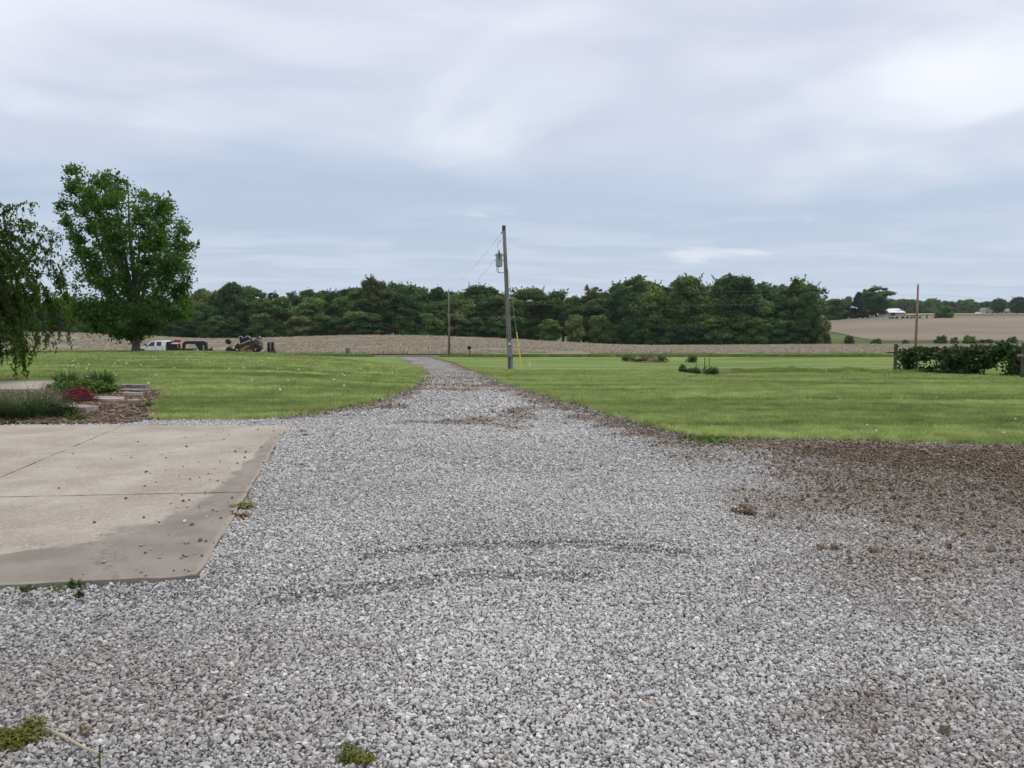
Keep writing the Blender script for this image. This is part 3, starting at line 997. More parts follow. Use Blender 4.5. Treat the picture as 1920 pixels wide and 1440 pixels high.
# ------------------------------------------------------------------ lawn blades
def tuft_mesh(i, nb, rad, hmin, hmax, wd):
    r_ = np.random.default_rng(500 + i)
    a = r_.uniform(0, 6.283, nb); q = rad * np.sqrt(r_.uniform(0, 1, nb))
    bx, by = q * np.cos(a), q * np.sin(a); hh = r_.uniform(hmin, hmax, nb)
    th = r_.uniform(0, 6.283, nb); ln = r_.uniform(0.15, 0.9, nb) * hh; ld = r_.uniform(0, 6.283, nb)
    wx, wy = np.cos(th) * wd, np.sin(th) * wd
    z0 = np.full(nb, -0.01)
    v0 = np.stack([bx - wx, by - wy, z0], 1); v1 = np.stack([bx + wx, by + wy, z0], 1)
    mx, my = bx + np.cos(ld) * ln * 0.35, by + np.sin(ld) * ln * 0.35
    v2 = np.stack([mx + wx * .8, my + wy * .8, hh * 0.6], 1); v3 = np.stack([mx - wx * .8, my - wy * .8, hh * 0.6], 1)
    v4 = np.stack([bx + np.cos(ld) * ln, by + np.sin(ld) * ln, hh], 1)
    V = np.stack([v0, v1, v2, v3, v4], 1).reshape(-1, 3)
    i0 = np.arange(nb)[:, None] * 5
    F = np.concatenate([np.concatenate([i0, i0 + 1, i0 + 2], 1), np.concatenate([i0, i0 + 2, i0 + 3], 1), np.concatenate([i0 + 3, i0 + 2, i0 + 4], 1)])
    return np_mesh('grass_tuft_%d' % i, V, F, M_BLADE)


TUFTS = proto_coll('grass_tuft', [tuft_mesh(i, 60, 0.13, 0.035, 0.075, 0.0022) for i in range(5)] + [tuft_mesh(5 + i, 70, 0.24, 0.03, 0.07, 0.005) for i in range(3)] + [tuft_mesh(8 + i, 26, 0.05, 0.06, 0.13, 0.003) for i in range(3)])
b1 = gp((1262, 699), (1300, 697.5), (1345, 699), (1420, 697), (1490, 696.5), (1560, 697), (1490, 700.5), (1420, 702.5), (1350, 706), (1290, 704))
for nm, poly, lab in (('lawn_grass', LAWN_L, 'short mown grass of the lawn left of the driveway'), ('lawn_grass', LAWN_R, 'short mown grass of the lawn right of the driveway')):
    xs_, ys2, sc_, id_ = [], [], [], []
    for (y0, y1, cell, s, lo, hi) in ((8, 16, 0.105, 1.0, 0, 5), (16, 26, 0.17, 1.35, 0, 5), (26, 48, 0.34, 1.5, 5, 8)):
        w_ = 0.74 * y1 + 2.6
        x, y = jitter_grid(-w_, w_, y0, y1, cell)
        wob = (fbm(x, y, 2.2, 3, 8) - 0.5) * 0.30
        kk = view_keep(x, y) & (sdpoly(x, y, poly) > -0.02 + wob) & (sdpoly(x, y, b1) < 0.05 + wob)
        x, y = x[kk], y[kk]
        xs_.append(x); ys2.append(y); sc_.append(s * rng.uniform(0.75, 1.2, len(x))); id_.append(rng.integers(lo, hi, len(x)))
    # taller untrimmed grass along the edges
    per = [p for p in poly if p[1] < 50]
    ex, ey = [], []
    for a, b in zip(poly[:-1], poly[1:]):
        L = math.hypot(b[0] - a[0], b[1] - a[1])
        if max(a[1], b[1]) > 50 or L > 30: continue
        nn = int(L / 0.06)
        tt = rng.uniform(0, 1, nn); ex.append(a[0] + (b[0] - a[0]) * tt + rng.normal(0, 0.07, nn)); ey.append(a[1] + (b[1] - a[1]) * tt + rng.normal(0, 0.07, nn))
    ex = np.concatenate(ex); ey = np.concatenate(ey); kk = view_keep(ex, ey) & (rng.uniform(0, 1, len(ex)) < sstep(fbm(ex, ey, 1.3, 3, 66), 0.35, 0.6)); ex, ey = ex[kk], ey[kk]
    xs_.append(ex); ys2.append(ey); sc_.append(rng.uniform(0.6, 1.15, len(ex))); id_.append(rng.integers(8, 11, len(ex)))
    x = np.concatenate(xs_); y = np.concatenate(ys2); s = np.concatenate(sc_); ii = np.concatenate(id_); n = len(x)
    o = scatter(nm, np.stack([x, y, H(x, y) + lift(x, y)], 1), np.stack([np.zeros(n), np.zeros(n), rng.uniform(0, 6.28, n)], 1), s, ii, TUFTS)
    tag(o, lab, 'grass', kind='stuff')
    print(lab, n)

# ------------------------------------------------------------------ shared materials for things
M_BARK = simple('bark', (0.085, 0.072, 0.06), 0.95, 0.45, 5.0, bmp=0.03, c2=(0.15, 0.13, 0.11), stretch=(3, 3, 0.6))
M_TWIG = simple('twig', (0.06, 0.05, 0.04), 0.9, 0.3, 4.0)
M_POLE = simple('weathered_pole', (0.155, 0.135, 0.118), 0.9, 0.35, 3.0, bmp=0.02, c2=(0.225, 0.20, 0.18), stretch=(6, 6, 0.4))
M_POLERED = simple('treated_pole', (0.235, 0.125, 0.085), 0.9, 0.3, 2.0, c2=(0.33, 0.20, 0.145), stretch=(5, 5, 0.25))
M_POST = simple('weathered_post', (0.065, 0.052, 0.044), 0.9, 0.35, 3.0, bmp=0.01, c2=(0.12, 0.10, 0.085), stretch=(5, 5, 0.6))
M_GALV = simple('galvanised', (0.40, 0.42, 0.44), 0.5, 0.12, 8.0, metal=0.35)
M_GREYPAINT = simple('grey_paint', (0.24, 0.265, 0.285), 0.45, 0.1, 5.0)
M_XFMR = simple('transformer_paint', (0.34, 0.365, 0.375), 0.4, 0.08, 4.0)
M_BLACK = simple('black_steel', (0.022, 0.023, 0.026), 0.5, 0.3, 6.0)
M_RUBBER = simple('rubber', (0.018, 0.018, 0.019), 0.85, 0.3, 8.0)
M_YELLOW = simple('yellow_plastic', (0.68, 0.46, 0.03), 0.5, 0.1, 4.0)
M_WIRE = simple('aluminium_wire', (0.20, 0.215, 0.235), 0.5, 0.1, 3.0)
M_GUY = simple('steel_strand', (0.19, 0.23, 0.19), 0.5, 0.1, 3.0)
M_WHITE = simple('white_paint', (0.82, 0.83, 0.84), 0.3, 0.05, 3.0, spec=0.5)
M_WHITEPL = simple('white_plastic', (0.75, 0.75, 0.72), 0.5, 0.05, 5.0)
M_GLASS = simple('tinted_glass', (0.012, 0.016, 0.02), 0.08, 0.1, 3.0, spec=0.6)
M_RED = simple('red_paint', (0.26, 0.02, 0.022), 0.4, 0.15, 4.0)
M_TAN = simple('worn_tan_paint', (0.22, 0.135, 0.065), 0.7, 0.4, 5.0, c2=(0.29, 0.185, 0.10))
M_RUST = simple('rusty_steel', (0.045, 0.03, 0.022), 0.85, 0.45, 7.0, c2=(0.085, 0.052, 0.036))
M_CHROME = simple('bright_metal', (0.55, 0.56, 0.57), 0.3, 0.1, 5.0, metal=0.8)
M_GREENBOX = simple('green_cabinet', (0.16, 0.205, 0.195), 0.5, 0.1, 4.0)
M_STONEFLAT = simple('flagstone', (0.26, 0.215, 0.185), 0.9, 0.3, 4.0, bmp=0.02, c2=(0.36, 0.31, 0.27))
M_TIMBER = simple('old_timber', (0.17, 0.145, 0.125), 0.9, 0.4, 6.0, bmp=0.02, c2=(0.27, 0.235, 0.20), stretch=(1, 8, 8))
L_DARK = leafmat('leaf_dark', (0.036, 0.096, 0.017), (0.115, 0.215, 0.040), 0.45, 0.6, 0.12)
L_WEEP = leafmat('leaf_weeping', (0.042, 0.086, 0.014), (0.135, 0.205, 0.036), 0.45, 0.6, 0.1)
L_WOOD = [leafmat('leaf_wood_%d' % i, a, b, 0.25, 0.25, 0.38) for i, (a, b) in enumerate([
    ((0.032, 0.082, 0.018), (0.090, 0.175, 0.040)), ((0.045, 0.098, 0.018), (0.125, 0.205, 0.044)),
    ((0.062, 0.112, 0.020), (0.165, 0.235, 0.052)), ((0.080, 0.108, 0.028), (0.195, 0.225, 0.070))])]
L_SHRUB = leafmat('leaf_shrub', (0.035, 0.065, 0.018), (0.09, 0.14, 0.04), 0.3, 1.5, 0.2)
L_VINE = leafmat('leaf_vine', (0.022, 0.046, 0.011), (0.072, 0.115, 0.028), 0.2, 1.2, 0.15)
L_BLUEGR = leafmat('leaf_blade', (0.05, 0.085, 0.035), (0.12, 0.17, 0.08), 0.3, 2.0, 0.12)
L_DAYLILY = leafmat('leaf_daylily', (0.035, 0.075, 0.018), (0.085, 0.15, 0.04), 0.3, 2.0, 0.12)
L_LIME = leafmat('leaf_lime', (0.06, 0.11, 0.02), (0.13, 0.20, 0.045), 0.3, 2.5, 0.12)
L_DRY = leafmat('leaf_dry', (0.13, 0.085, 0.05), (0.25, 0.18, 0.11), 0.2, 2.0, 0.12)
L_CRIMSON = leafmat('petal_crimson', (0.105, 0.003, 0.018), (0.27, 0.008, 0.05), 0.2, 4.0, 0.05)
L_MOSS = leafmat('leaf_moss', (0.085, 0.105, 0.014), (0.23, 0.235, 0.04), 0.3, 8.0, 0.1)
L_YEL = leafmat('grass_yellowed', (0.17, 0.17, 0.05), (0.34, 0.31, 0.13), 0.3, 5.0, 0.1)
L_PURPLE = leafmat('leaf_purple', (0.016, 0.010, 0.012), (0.040, 0.026, 0.028), 0.1, 0.5, 0.1)
L_STRAW = simple('straw', (0.40, 0.35, 0.245), 0.8, 0.25, 6.0)

# ------------------------------------------------------------------ the tall broadleaf tree on the left lawn
def bez(a, b, c, n):
    a, b, c = Vector(a), Vector(b), Vector(c)
    return [a * (1 - t) ** 2 + b * 2 * t * (1 - t) + c * t * t for t in [i / (n - 1) for i in range(n)]]


def build_lawn_tree():
    bx, by, bz = G(255, 661)
    D = by; S = D / FPX                       # metres per photo pixel at that distance
    root = tag(empty('broadleaf_tree', (bx, by, bz)), 'tall upright dark green broadleaf tree standing alone on the left lawn', 'tree')
    rr = random.Random(21); r2 = np.random.default_rng(21)
    zt = lambda v: (661 - v) * S
    # crown outline: (v, left edge, right edge) in photo pixels
    prof = [(318, 146, 160), (335, 128, 250), (352, 130, 262), (372, 132, 332), (400, 126, 350), (430, 126, 366), (460, 132, 378), (490, 134, 374),
            (520, 138, 370), (545, 140, 366), (570, 132, 374), (592, 134, 372), (608, 150, 350), (622, 178, 318), (634, 205, 285)]
    pv = np.array([p[0] for p in prof]); plo = np.array([(p[1] + 15 - 255) * S for p in prof]); phi = np.array([(p[2] - 10 - 255) * S for p in prof])
    # trunk and limbs
    tr = MB()
    tr.tube([(0, 0, -0.2), (0, 0, 0.0), (0.02, 0, 0.25), (0.02, 0, zt(625)), (0.0, 0, zt(600))], [0.34, 0.29, 0.225, 0.20, 0.21], 10)
    tr.build('trunk', M_BARK, root, smooth=True)
    limbs = []
    lb_ = MB()
    tips = [(152, 330), (190, 350), (238, 338), (285, 372), (325, 395), (140, 400), (360, 440), (150, 500), (355, 510), (160, 570), (345, 575), (255, 400), (215, 380), (300, 430), (155, 596), (352, 596), (195, 618), (318, 616), (175, 545), (340, 548)]
    for i, (u, v) in enumerate(tips):
        tx = (u - 255) * S * 0.92; ty = rr.uniform(-1.6, 1.6) if i < 11 or i > 13 else rr.choice((-2.2, 2.2)) * rr.uniform(0.6, 1); tz = zt(v) - 0.1
        s0 = (0, 0, zt(rr.uniform(628, 600)) if v > 480 else zt(rr.uniform(612, 560)))
        pts = bez(s0, (tx * 0.45, ty * 0.45, s0[2] + (tz - s0[2]) * 0.35), (tx, ty, tz), 9)
        rad = [0.125 * (1 - k / 8) ** 0.8 + 0.012 for k in range(9)]
        lb_.tube(pts, rad, 6); limbs.append(pts)
    lead = [Vector((0.0, 0, zt(605))), Vector((0.05, 0.05, zt(520))), Vector((-0.1, 0, zt(440))), Vector((-0.1, 0.1, zt(350)))]
    lb_.tube(lead, [0.2, 0.14, 0.08, 0.02], 7); limbs.append(lead)
    LP = np.array([tuple(p) for q in limbs for p in q])
    # twigs reaching out to fill the crown, leaves strung along them
    P = []
    tw = MB()
    cnt = 0
    while cnt < 1150:
        v = rr.uniform(318, 645); lo = np.interp(v, pv, plo); hi = np.interp(v, pv, phi)
        cx = (lo + hi) / 2; hw = (hi - lo) / 2
        if rr.uniform(0, 1) > hw / (125 * S): continue
        a = rr.uniform(0, 6.283); q = rr.uniform(0.12, 1) ** 0.5
        # clumpy: leave hollows
        x = cx + math.cos(a) * q * hw; y = math.sin(a) * q * min(hw, 110 * S); z = zt(v)
        if mnoise.noise(Vector((x, y, z)) * 1.0) < -0.24: continue
        e = Vector((x, y, z))
        dd = ((LP - np.array([x, y, z - 0.45])) ** 2).sum(1); dd[LP[:, 2] > z + 0.1] += 4
        s = Vector(LP[int(dd.argmin())])
        pts = bez(s, s.lerp(e, 0.5) + Vector((0, 0, 0.18)), e, 5)
        if (e - s).length > 2.6: continue
        tw.tube(pts, [0.022, 0.017, 0.013, 0.009, 0.004], 3, cap=False)
        n = rr.randint(26, 38)
        for k in range(n):
            t = rr.uniform(0.25, 1.06) ; c = pts[min(4, int(t * 4))]
            cc = s.lerp(e, t) if t < 1 else e
            P.append((0.5 * (cc.x + c.x) + rr.gauss(0, 0.15), 0.5 * (cc.y + c.y) + rr.gauss(0, 0.15), 0.5 * (cc.z + c.z) + rr.gauss(0, 0.13)))
        cnt += 1
    # spires at the top
    for (u0, v0, u1, v1) in ((172, 368, 154, 314), (152, 380, 134, 340), (238, 360, 239, 331), (320, 400, 328, 366), (362, 470, 378, 455), (285, 385, 283, 362), (190, 350, 187, 335), (210, 350, 213, 338)):
        a = Vector(((u0 - 255) * S, rr.uniform(-.4, .4), zt(v0))); b = Vector(((u1 - 255) * S, rr.uniform(-.3, .3), zt(v1)))
        tw.tube([a, a.lerp(b, .5), b], [0.02, 0.012, 0.004], 3, cap=False)
        for k in range(46):
            t = rr.uniform(0, 1) ** 0.8; c = a.lerp(b, t); sg = 0.13 * (1.25 - t)
            P.append((c.x + rr.gauss(0, sg), c.y + rr.gauss(0, sg), c.z + rr.gauss(0, 0.06)))
    # low hanging sprays near the trunk
    for (u, v) in ((168, 626), (190, 622), (215, 628), (280, 620), (165, 608)):
        for k in range(26):
            P.append(((u - 255) * S + rr.gauss(0, 0.2), rr.gauss(0, 0.4), zt(v) + rr.gauss(0, 0.16)))
    lb_.build('limb', M_BARK, root, smooth=True)
    tw.build('twig', M_TWIG, root)
    V, F = leaf_arrays(np.array(P), 0.155, r2, up=0.25, aspect=0.85, droop=0.25)
    link('crown', np_mesh('crown', V, F, L_DARK), None, root)
    print('lawn tree leaves', len(P))


build_lawn_tree()


def build_weeping():
    D = 19.5
    bx, by, bz = XG(-75, D)
    S = D / FPX
    root = tag(empty('weeping_tree', (bx, by, bz)), 'weeping tree with drooping leafy strands at the left edge', 'tree')
    rr = random.Random(5); r2 = np.random.default_rng(6)
    tr = MB(); tr.tube([(0, 0, -0.2), (0, 0, 0), (0.05, 0, 0.4), (-0.05, 0.05, 1.4), (0.05, 0, 2.4)], [0.26, 0.2, 0.16, 0.14, 0.15], 9); tr.build('trunk', M_BARK, root, smooth=True)
    U = lambda u: (u + 75) * S
    Z = lambda v: CAM_Z + (600 - v) * S - bz
    limb = MB(); strand = MB(); P = []; A = []
    arcs = []
    # arching outer sprays seen against the sky: start, apex, end (u, v) and sideways depth
    for (a, b, c) in (((-40, 470), (10, 378), (76, 384)), ((-40, 470), (50, 390), (112, 446)), ((-30, 480), (40, 395), (106, 462)), ((-30, 500), (60, 430), (126, 494)),
                      ((-30, 520), (55, 470), (118, 500)), ((-20, 540), (70, 480), (140, 545)), ((-20, 560), (80, 500), (150, 575)), ((-50, 470), (-20, 372), (30, 392)),
                      ((-20, 570), (90, 520), (128, 605)), ((-30, 500), (30, 410), (92, 472)), ((-40, 480), (0, 390), (60, 420))):
        arcs.append((a, b, c, rr.uniform(-0.5, 0.5), 1.0))
    for i in range(250):
        th = rr.uniform(0, 6.283); reach = rr.uniform(40, 172)
        ca = math.cos(th)
        ap = rr.uniform(395, 560); end = ap + rr.uniform(60, 200)
        end = min(end, 668)
        arcs.append(((-75 + rr.uniform(-25, 25), min(560, ap + 60)), (-75 + reach * ca * 0.6, ap - 20), (-75 + reach * ca, end), math.sin(th) * reach * S, 0.8))
    for (u, v0, v1) in ((30, 610, 700), (24, 600, 690), (36, 610, 690), (8, 600, 660), (2, 600, 655), (45, 600, 672), (96, 590, 648), (62, 600, 640), (100, 600, 640), (75, 590, 642), (130, 560, 612), (118, 560, 640), (15, 600, 668), (50, 590, 660)):
        arcs.append(((u - 14, v0 - 60), (u - 2, v0 - 40), (u + rr.uniform(-4, 4), v1), rr.uniform(-0.4, 0.4), 1.2))
    for (a, b, c, dep, dens) in arcs:
        pa = Vector((U(a[0]), dep * 0.1, Z(a[1]))); pb = Vector((U(b[0]), dep * 0.6, Z(b[1]))); pc = Vector((U(c[0]), dep, Z(c[1])))
        pts = bez(pa, pb, pc, 10)
        strand.tube(pts, [0.022 - 0.002 * k for k in range(10)], 3, cap=False)
        L = sum((pts[k + 1] - pts[k]).length for k in range(9))
        for s in range(int(L / 0.022 * dens)):
            t = rr.uniform(0.12, 1.0); k = min(8, int(t * 9)); c_ = pts[k].lerp(pts[k + 1], t * 9 - k)
            sg = 0.055
            if rr.random() < 0.14 and c[0] < 130:      # small hanging side shoots
                for q in range(7):
                    P.append((c_.x + rr.gauss(0, 0.03), c_.y + rr.gauss(0, 0.03), c_.z - 0.05 * q))
            P.append((c_.x + rr.gauss(0, sg), c_.y + rr.gauss(0, sg), c_.z + rr.gauss(0, sg * 0.8) - 0.02))
    for i in range(8):
        th = i * 0.785; pts = bez((0, 0, 2.2), (math.cos(th) * 0.7, math.sin(th) * 0.7, 3.8), (math.cos(th) * 1.5, math.sin(th) * 1.5, 3.3), 7)
        limb.tube(pts, [0.09 - 0.011 * k for k in range(7)], 6)
    limb.build('limb', M_BARK, root, smooth=True); strand.build('strand', M_TWIG, root)
    P = np.array(P)
    V, F = leaf_arrays(P, 0.118, r2, up=0.1, aspect=0.46, droop=0.5)
    link('crown', np_mesh('crown', V, F, L_WEEP), None, root)
    print('weeping leaves', len(P))


build_weeping()

# ------------------------------------------------------------------ woodland trees (unit height, unit radius; shared meshes)
def wood_crown(seed, kind):
    r_ = np.random.default_rng(seed)
    lobes = []
    if kind == 'tall':      # crown from a fifth of the height up
        for i in range(64):
            z = r_.uniform(0.14, 0.94); rad = math.sin(math.pi * min(1, (z - 0.10) / 0.95)) ** 0.6
            a = r_.uniform(0, 6.283); q = rad * r_.uniform(0.25, 0.80)
            lobes.append((q * math.cos(a), q * math.sin(a), z, r_.uniform(0.18, 0.36), r_.uniform(0.045, 0.09)))
        lobes.append((0, 0, 0.93, 0.2, 0.07))
    elif kind == 'round':
        for i in range(34):
            z = r_.uniform(0.06, 0.88); rad = math.sin(math.pi * min(1, (z + 0.12) / 1.16)) ** 0.7
            a = r_.uniform(0, 6.283); q = rad * r_.uniform(0.3, 0.80)
            lobes.append((q * math.cos(a), q * math.sin(a), z, r_.uniform(0.24, 0.42), r_.uniform(0.07, 0.13)))
    elif kind == 'bush':
        for i in range(30):
            z = r_.uniform(0.05, 0.78); rad = math.sqrt(max(0.05, 1 - z * z)) * 0.85
            a = r_.uniform(0, 6.283); q = rad * r_.uniform(0.2, 0.85)
            lobes.append((q * math.cos(a), q * math.sin(a), z * (1 - 0.25 * q), r_.uniform(0.22, 0.36), r_.uniform(0.12, 0.24)))
    elif kind == 'spiky':
        for i in range(70):
            z = 0.05 + 0.92 * r_.uniform(0, 1) ** 1.25; rad = (1.0 - z) ** 0.85 + 0.03
            a = r_.uniform(0, 6.283); q = rad * r_.uniform(0.1, 0.85)
            lobes.append((q * math.cos(a), q * math.sin(a), z, 0.26 * (1.05 - z) + 0.09, r_.uniform(0.045, 0.075)))
    elif kind == 'sparse':
        for i in range(40):
            z = r_.uniform(0.30, 0.97); a = r_.uniform(0, 6.283); q = r_.uniform(0.1, 0.9) * math.sin(math.pi * min(1, z * 0.9)) ** 0.5
            lobes.append((q * math.cos(a), q * math.sin(a), z, r_.uniform(0.14, 0.30), r_.uniform(0.02, 0.045)))
    P, O = [], []
    for (x, y, z, rr, rz) in lobes:
        n = int((3000 if kind != 'sparse' else 900) * (rr * rr) / 0.09 / 10) + 40
        dr_ = r_.normal(size=(n, 3)); dr_ /= np.linalg.norm(dr_, axis=1)[:, None]
        rad = r_.uniform(0.45, 1.0, n)[:, None] * (1 + 0.5 * np.maximum(0, r_.normal(0, 0.35, n)))[:, None]
        P.append(np.array([x, y, z]) + dr_ * rad * np.array([rr, rr, rz])); O.append(dr_)
    for i in range(34 if kind in ('tall', 'sparse') else 12):       # leafy sprays breaking the outline
        x, y, z, rr, rz = lobes[r_.integers(0, len(lobes))]
        a = r_.uniform(0, 6.283); st = np.array([x + rr * 0.8 * math.cos(a), y + rr * 0.8 * math.sin(a), z + rz * 0.6])
        en = st + np.array([math.cos(a) * r_.uniform(0.0, 0.22), math.sin(a) * r_.uniform(0.0, 0.22), r_.uniform(0.02, 0.085)])
        tt = r_.uniform(0, 1, 16)[:, None]
        P.append(st + (en - st) * tt + r_.normal(0, 1, (16, 3)) * np.array([0.035, 0.035, 0.008]) * (1.3 - tt)); O.append(np.tile((en - st) / np.linalg.norm(en - st), (16, 1)) * 0.3)
    P = np.concatenate(P); O = np.concatenate(O)
    return P, O


def unit_tree(seed, kind, m, hgt, wid):
    """meshes for a tree of given height / crown radius"""
    r_ = np.random.default_rng(seed + 7)
    P, O = wood_crown(seed, kind)
    P = P * np.array([wid, wid, hgt])
    V, F = leaf_arrays(P, 0.50 if kind not in ('sparse', 'bush') else 0.36, r_, up=0.25, aspect=0.75, outward=O)
    cm = np_mesh('crown_%s_%d' % (kind, seed), V, F, m)
    rr = random.Random(seed)
    t = MB()
    top = hgt * (0.8 if kind != 'round' else 0.6)
    t.tube([(0, 0, -0.6), (0, 0, 0.5), (rr.uniform(-.3, .3), rr.uniform(-.3, .3), top * 0.5), (0, 0, top)], [0.34, 0.26, 0.2, 0.05], 6)
    for k in range(6):
        a = rr.uniform(0, 6.283); z0 = top * rr.uniform(0.3, 0.7)
        t.tube([(0, 0, z0), (math.cos(a) * wid * 0.35, math.sin(a) * wid * 0.35, z0 + hgt * 0.10), (math.cos(a) * wid * 0.75, math.sin(a) * wid * 0.75, z0 + hgt * 0.16)], [0.12, 0.08, 0.02], 4, cap=False)
    me = bpy.data.meshes.new('trunk_%s_%d' % (kind, seed)); me.from_pydata(t.v, [], t.f); me.materials.append(M_TWIG)
    return cm, me, hgt, wid


LIB = {'tall': [unit_tree(s, 'tall', L_WOOD[s % 3], 18, 4.6) for s in range(6)],
       'round': [unit_tree(20 + s, 'round', L_WOOD[s % 4], 9, 4.4) for s in range(6)],
       'bush': [unit_tree(80 + s, 'bush', L_WOOD[1 + s % 3], 5, 3.4) for s in range(4)],
       'spiky': [unit_tree(40 + s, 'spiky', L_WOOD[s % 2], 16, 3.6) for s in range(3)],
       'sparse': [unit_tree(60 + s, 'sparse', L_WOOD[1 + s % 3], 18, 3.4) for s in range(4)]}
WR = random.Random(77)


def plant(name, kind, pos, hgt, wid, label, cat='tree', group=None, var=None, leaf=None):
    lib = LIB[kind]; cm, tm, h0, w0 = lib[(var if var is not None else WR.randrange(len(lib))) % len(lib)]
    root = tag(empty(name, pos, WR.uniform(0, 6.283)), label, cat, group)
    c = link('crown', cm, None, root); t = link('trunk' if cat == 'tree' else 'stem', tm, None, root)
    root.scale = (wid / w0, wid / w0, hgt / h0)
    if leaf is not None:
        c.material_slots[0].link = 'OBJECT'; c.material_slots[0].material = leaf
    return root


TOPU = [-120, 0, 100, 200, 350, 385, 440, 480, 520, 560, 600, 640, 670, 700, 730, 760, 800, 840, 870, 900, 940, 960, 1000, 1030, 1060, 1090, 1115, 1150, 1185, 1215, 1235, 1262, 1290, 1315, 1345, 1375, 1410, 1440, 1470, 1490, 1512, 1532]
TOPV = [552, 552, 556, 556, 552, 541, 527, 541, 546, 548, 540, 539, 531, 523, 530, 534, 541, 538, 541, 538, 541, 538, 535, 540, 545, 548, 540, 537, 518, 519, 522, 530, 517, 528, 522, 517, 523, 522, 525, 524, 531, 552]
BASEY = lambda u: np.interp(u, [-120, 100, 400, 900, 1150, 1350, 1540], [285, 285, 268, 266, 255, 250, 246])


ZONES = [(130, 'left of the lawn tree'), (375, 'behind the lawn tree'), (520, 'behind the trenching machine'), (640, 'left of the utility cabinet'), (760, 'above the utility cabinet'), (900, 'behind the roadside pole'), (1010, 'behind the transformer pole'), (1150, 'right of the transformer pole'), (1340, 'in the tall right-hand clump, left half'), (2000, 'in the tall right-hand clump, right half')]


def zoned(label, u):
    return label + next(z for lim, z in ZONES if u < lim)


def wood(u, dback, kind, k, label, group, wmul=1.0, hmul=1.0, leaf=None, var=None):
    if group: label = zoned(label, u)
    y = float(BASEY(u)) + dback
    x, y, z = XG(u, y)
    vt = float(np.interp(u, TOPU, TOPV))
    top = CAM_Z + (600 - vt) / FPX * y
    hh = (top - z) * k * hmul
    return plant('woodland_tree', kind, (x, y, z - 0.1), hh, hh * 0.26 * wmul, label, 'tree', group, var, leaf)


GB, GM, GF = 'tall trees of the wood beyond the field', 'middle-height trees of the wood beyond the field', 'low leafy trees along the front edge of the wood'
LBK = 'tall skyline tree of the wood '
LMD = 'middle-height leafy tree of the wood '
LFR = 'low bushy tree at the front of the wood '
u = -110.0
while u < 1535:                       # back row: the skyline
    kd = 'tall' if WR.random() < 0.62 else ('sparse' if WR.random() < 0.6 else 'round')
    big_ = 1150 < u < 1520
    wood(u, WR.uniform(10, 26), kd, WR.uniform(0.88, 1.02), LBK, GB, WR.uniform(1.0, 1.4))
    u += WR.uniform(15, 24) * (0.85 if big_ else 1)
u = -110.0
while u < 1530:
    wood(u, WR.uniform(3, 10), 'tall' if WR.random() < 0.55 else 'round', WR.uniform(0.68, 0.90), LMD, GM, WR.uniform(1.3, 1.9))
    u += WR.uniform(20, 33)
u = -110.0
while u < 1520:
    if not (1015 < u < 1095):
        wood(u, WR.uniform(-5, 3), 'round', WR.uniform(0.28, 0.52), LFR, GF, WR.uniform(1.9, 2.8))
    u += WR.uniform(20, 32)
# single trees that stand out
wood(1190, 4, 'tall', 1.0, 'tallest dark tree of the wood, left end of the tall clump right of the pole', None, 1.25, var=1)
wood(1292, 4, 'tall', 1.0, 'second tall dark tree of the right-hand clump, with rounded twin top', None, 1.25, var=2)
wood(1378, 4, 'tall', 1.0, 'broad tall dark tree in the middle of the right-hand clump', None, 1.5, var=0)
wood(1487, 4, 'spiky', 1.0, 'pointed dark tree near the right end of the wood', None, 1.3, var=1)
wood(1516, -2, 'tall', 0.9, 'slender leaning tree with bare trunk at the right end of the wood', None, 1.0, var=3)
wood(702, 8, 'tall', 1.02, 'pale-topped tree rising highest in the left half of the wood', None, 1.1, leaf=L_WOOD[3], var=4)
wood(442, 6, 'tall', 1.0, 'dark round-topped tree rising at the left end of the wood', None, 1.1, leaf=L_WOOD[0], var=5)
wood(1030, -6, 'round', 0.42, 'bright green rounded bush at the foot of the wood right of the pole', None, 2.2, leaf=L_WOOD[2], var=1)
wood(1078, -7, 'round', 0.56, 'pale upright bush at the foot of the wood beside the bright green bush', None, 1.5, leaf=L_WOOD[3], var=2)
wood(1112, 14, 'sparse', 1.06, 'thin airy pale tree top above the wood left of the tall clump', None, 1.0, leaf=L_WOOD[3], var=1)
wood(890, 14, 'sparse', 1.05, 'nearly bare thin tree top just left of the utility pole', None, 1.0, var=2)

# ------------------------------------------------------------------ utility poles and lines
def lathe(m, prof, n=14, c=(0, 0, 0)):
    m.tube([(c[0], c[1], c[2] + z) for z, r in prof], [r for z, r in prof], n)
    return m


